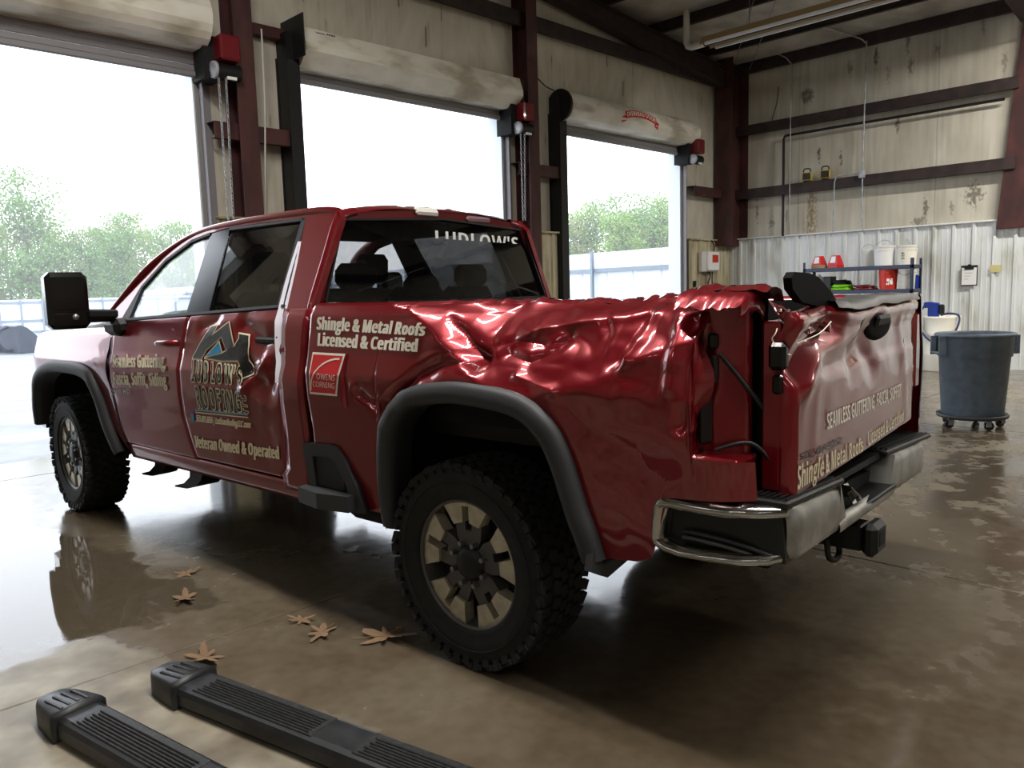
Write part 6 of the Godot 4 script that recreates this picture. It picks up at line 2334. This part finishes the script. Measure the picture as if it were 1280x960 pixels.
# ---------- outside ----------
func build_outside() -> void:
	var st := S()
	var gnd := structure("ground", "pale wet concrete yard outside the doors", "ground")
	# yard slabs near the doors, plain ground beyond
	st.set_smooth_group(-1)
	quad(st, Vector3(-160, -0.03, -230), Vector3(160, -0.03, -230), Vector3(160, -0.03, ZW - 0.25), Vector3(-160, -0.03, ZW - 0.25))
	part(gnd, "yard", st, M.pavement)
	var zs := [ZW - 0.26, -15.37, -22.0, -29.0, -36.0]
	var xs := [-6.0, 0.4, 6.8, 13.2]
	for i in 3:
		for j in 4:
			st = S()
			bx(st, xs[i] + 0.01, xs[i + 1] - 0.01, -0.028, -0.012, zs[j + 1] + 0.01, zs[j] - 0.01)
			part(gnd, "yard_slab", st, M.pavement)
	# tall sheet fence along the yard side
	var A := Vector3(15.35, 0, -9.6)
	var B := Vector3(24.2, 0, -69.0)
	fence("sheet_fence", "tall white sheet metal fence on grey rails beside the yard", A, B, 2.42, [1.98, 0.9], 66, 3.2)
	fence("yard_fence", "low white fence with grey posts and rails across the yard end", Vector3(-14, 0, -41), Vector3(19.5, 0, -40), 1.78, [1.66, 0.85, 0.35], 40, 0.84)
	# loader bucket parked on the yard
	var k := thing("loader_bucket", "dark steel loader bucket resting on the bright yard", "loader bucket", Vector3(6.75, 0, -30.0), 0.2)
	st = S()
	prism(st, Transform3D(Basis(Vector3.RIGHT, Vector3.UP, Vector3.BACK), Vector3.ZERO), pv([[-0.25, 0.86], [-0.22, 0.0], [0.72, 0.0], [0.60, 0.16], [0.35, 0.55], [0.10, 0.80], [-0.10, 0.90]]), -0.9, 0.9)
	part(k, "shell", st, mat(Color(0.22, 0.24, 0.29), 0.6))
	st = S()
	bx(st, 0.25, 0.62, 0.02, 0.24, 0.90, 0.91)
	part(k, "worn_lip", st, mat(Color(0.45, 0.40, 0.39), 0.6))
	for z in [-0.4, 0.4]:
		st = S()
		tube(st, curve([Vector3(-0.28, 0.85, z), Vector3(-0.55, 0.72, z), Vector3(-0.62, 0.4, z), Vector3(-0.45, 0.12, z), Vector3(-0.24, 0.1, z)], 16), 0.06, 8)
		part(k, "mount_ear", st, mat(Color(0.20, 0.22, 0.27), 0.6))
	# yellow bollards guarding the door jambs
	for q in [[4.05, -9.15, "yellow bollard outside the first door post"], [4.75, -9.15, "yellow bollard outside the middle door post"]]:
		st = S()
		lathe(st, Transform3D(Basis(), Vector3(q[0], -0.012, q[1])), [Vector2(0.085, 0), Vector2(0.085, 0.95), Vector2(0.06, 1.0), Vector2(0, 1.02)], 20)
		single("bollard", st, M.yellow, q[2], "bollard", "yellow bollards at the doors")
	# trees
	var protos := [make_tree(1, M.leaves_a), make_tree(2, M.leaves_b), make_tree(3, M.leaves_c)]
	var spots := []
	for i in 20:   # wood behind the yard end
		spots.append([10.0 + 1.25 * i + rng.randf_range(-0.6, 0.6), -77.0 + 5.0 * (i % 3) + rng.randf_range(-1, 1), rng.randf_range(0.70, 1.10) * (0.85 if i < 5 or i > 15 else 1.0)])
	for i in 20:   # wood beyond the sheet fence
		var u := i / 19.0
		spots.append([lerpf(48.0, 68.0, u) + rng.randf_range(-0.5, 0.5), -43.0 + 4.5 * (i % 2) + rng.randf_range(-1, 1), rng.randf_range(0.66, 0.86) + 0.10 * u])
	for i in spots.size():
		var q: Array = spots[i]
		var far: bool = i < 20
		var pr: Node3D = protos[i % 3]
		var o: Node3D
		var lab: String = ["bushy spring-green tree ", "sparse pale olive tree ", "darker green leafy tree "][i % 3] + ("in the wood beyond the yard end" if far else "in the wood beyond the sheet fence")
		if i < 3:
			o = pr
			o.set_meta("label", lab)
		else:
			o = copy(pr, lab)
		o.set_meta("group", "trees beyond the yard end" if far else "trees beyond the sheet fence")
		o.position = Vector3(q[0], -0.05, q[1])
		o.rotation.y = rng.randf() * TAU
		o.scale = Vector3.ONE * q[2]


func fence(called: String, label: String, A: Vector3, B: Vector3, h: float, rails: Array, n: int, post_step: float) -> void:
	var f := thing(called, label, "fence", A, 0.0)
	var L := A.distance_to(B)
	var d := (B - A).normalized()
	var side := d.cross(Vector3.UP)
	if side.dot(-A) < 0 and side.z < 0:
		side = -side
	if side.dot(Vector3(0, 0, 0) - A) < 0:
		side = -side
	var basis := Basis(d, Vector3.UP, d.cross(Vector3.UP))
	var s := L / n
	var st := S()
	st.set_smooth_group(-1)
	var prof := [[0.0, 0.0], [0.03, 0.035], [0.07, 0.035], [0.10, 0.0], [s - 0.004, 0.0]]
	for i in 4:
		quad(st, Vector3(prof[i][0], 0.05, prof[i][1]), Vector3(prof[i][0], h, prof[i][1]), Vector3(prof[i + 1][0], h, prof[i + 1][1]), Vector3(prof[i + 1][0], 0.05, prof[i + 1][1]))
	var mesh := done(st)
	for i in n:
		var o := part(f, "fence_panel", mesh, M.fence)
		o.transform = Transform3D(basis, d * s * i)
	for y in rails:
		st = S()
		box(st, Transform3D(basis, d * L / 2 + side * 0.07 + Vector3.UP * y), Vector3(L, 0.09, 0.05))
		part(f, "fence_rail", st, M.fence_rail)
	var m := int(L / post_step)
	st = S()
	box(st, Transform3D(basis, Vector3(0, h / 2, 0)), Vector3(0.075, h + 0.06, 0.075))
	var pm := done(st)
	for i in m + 1:
		var o := part(f, "fence_post", pm, M.fence_rail)
		o.position = d * post_step * i + side * 0.13


func make_tree(sd: int, m: Material) -> Node3D:
	var r := RandomNumberGenerator.new()
	r.seed = sd * 31
	var t := thing("tree", "leafy tree in the wood outside", "tree")
	var st := S()
	var H := 10.5
	var trunk := [Vector3(0, 0, 0), Vector3(0.1, 2.5, 0.1), Vector3(-0.1, 5.5, 0.15), Vector3(0.15, 8.5, -0.1)]
	var tp := curve(trunk, 12)
	for i in tp.size() - 1:
		cyl(st, tp[i], tp[i + 1], 0.17 * (1.0 - 0.8 * i / tp.size()), 0.17 * (1.0 - 0.8 * (i + 1) / tp.size()), 7)
	part(t, "trunk", st, M.bark)
	st = S()
	var tips := []
	for k in 34:
		var y := r.randf_range(0.8, 8.6)
		var a := r.randf() * TAU
		var reach := r.randf_range(1.2, 2.9) * (1.0 - 0.45 * absf(y - 5.0) / 5.0)
		var p0 := Vector3(0, y, 0)
		var p1 := p0 + Vector3(cos(a) * reach, r.randf_range(0.5, 2.0), sin(a) * reach)
		cyl(st, p0, p1, 0.05, 0.015, 5)
		tips.append(p1)
		for q in 3:
			var p2 := p0.lerp(p1, r.randf_range(0.5, 0.9)) + Vector3(r.randf_range(-0.9, 0.9), r.randf_range(0.1, 1.2), r.randf_range(-0.9, 0.9))
			cyl(st, p0.lerp(p1, 0.6), p2, 0.02, 0.008, 4)
			tips.append(p2)
	part(t, "branches", st, M.bark)
	st = S()
	st.set_smooth_group(-1)
	for k in 4600:
		var c: Vector3 = tips[r.randi() % tips.size()]
		var p := c + Vector3(r.randfn() * 0.5, r.randfn() * 0.42, r.randfn() * 0.5)
		if p.y > H:
			continue
		var u := Vector3(r.randfn(), r.randfn(), r.randfn()).normalized() * 0.105
		var v := u.cross(Vector3(r.randfn(), r.randfn(), r.randfn())).normalized() * 0.10
		quad(st, p - u, p - v, p + u, p + v)
	var f := part(t, "foliage", st, m)
	f.set_meta("kind", "stuff")
	return t
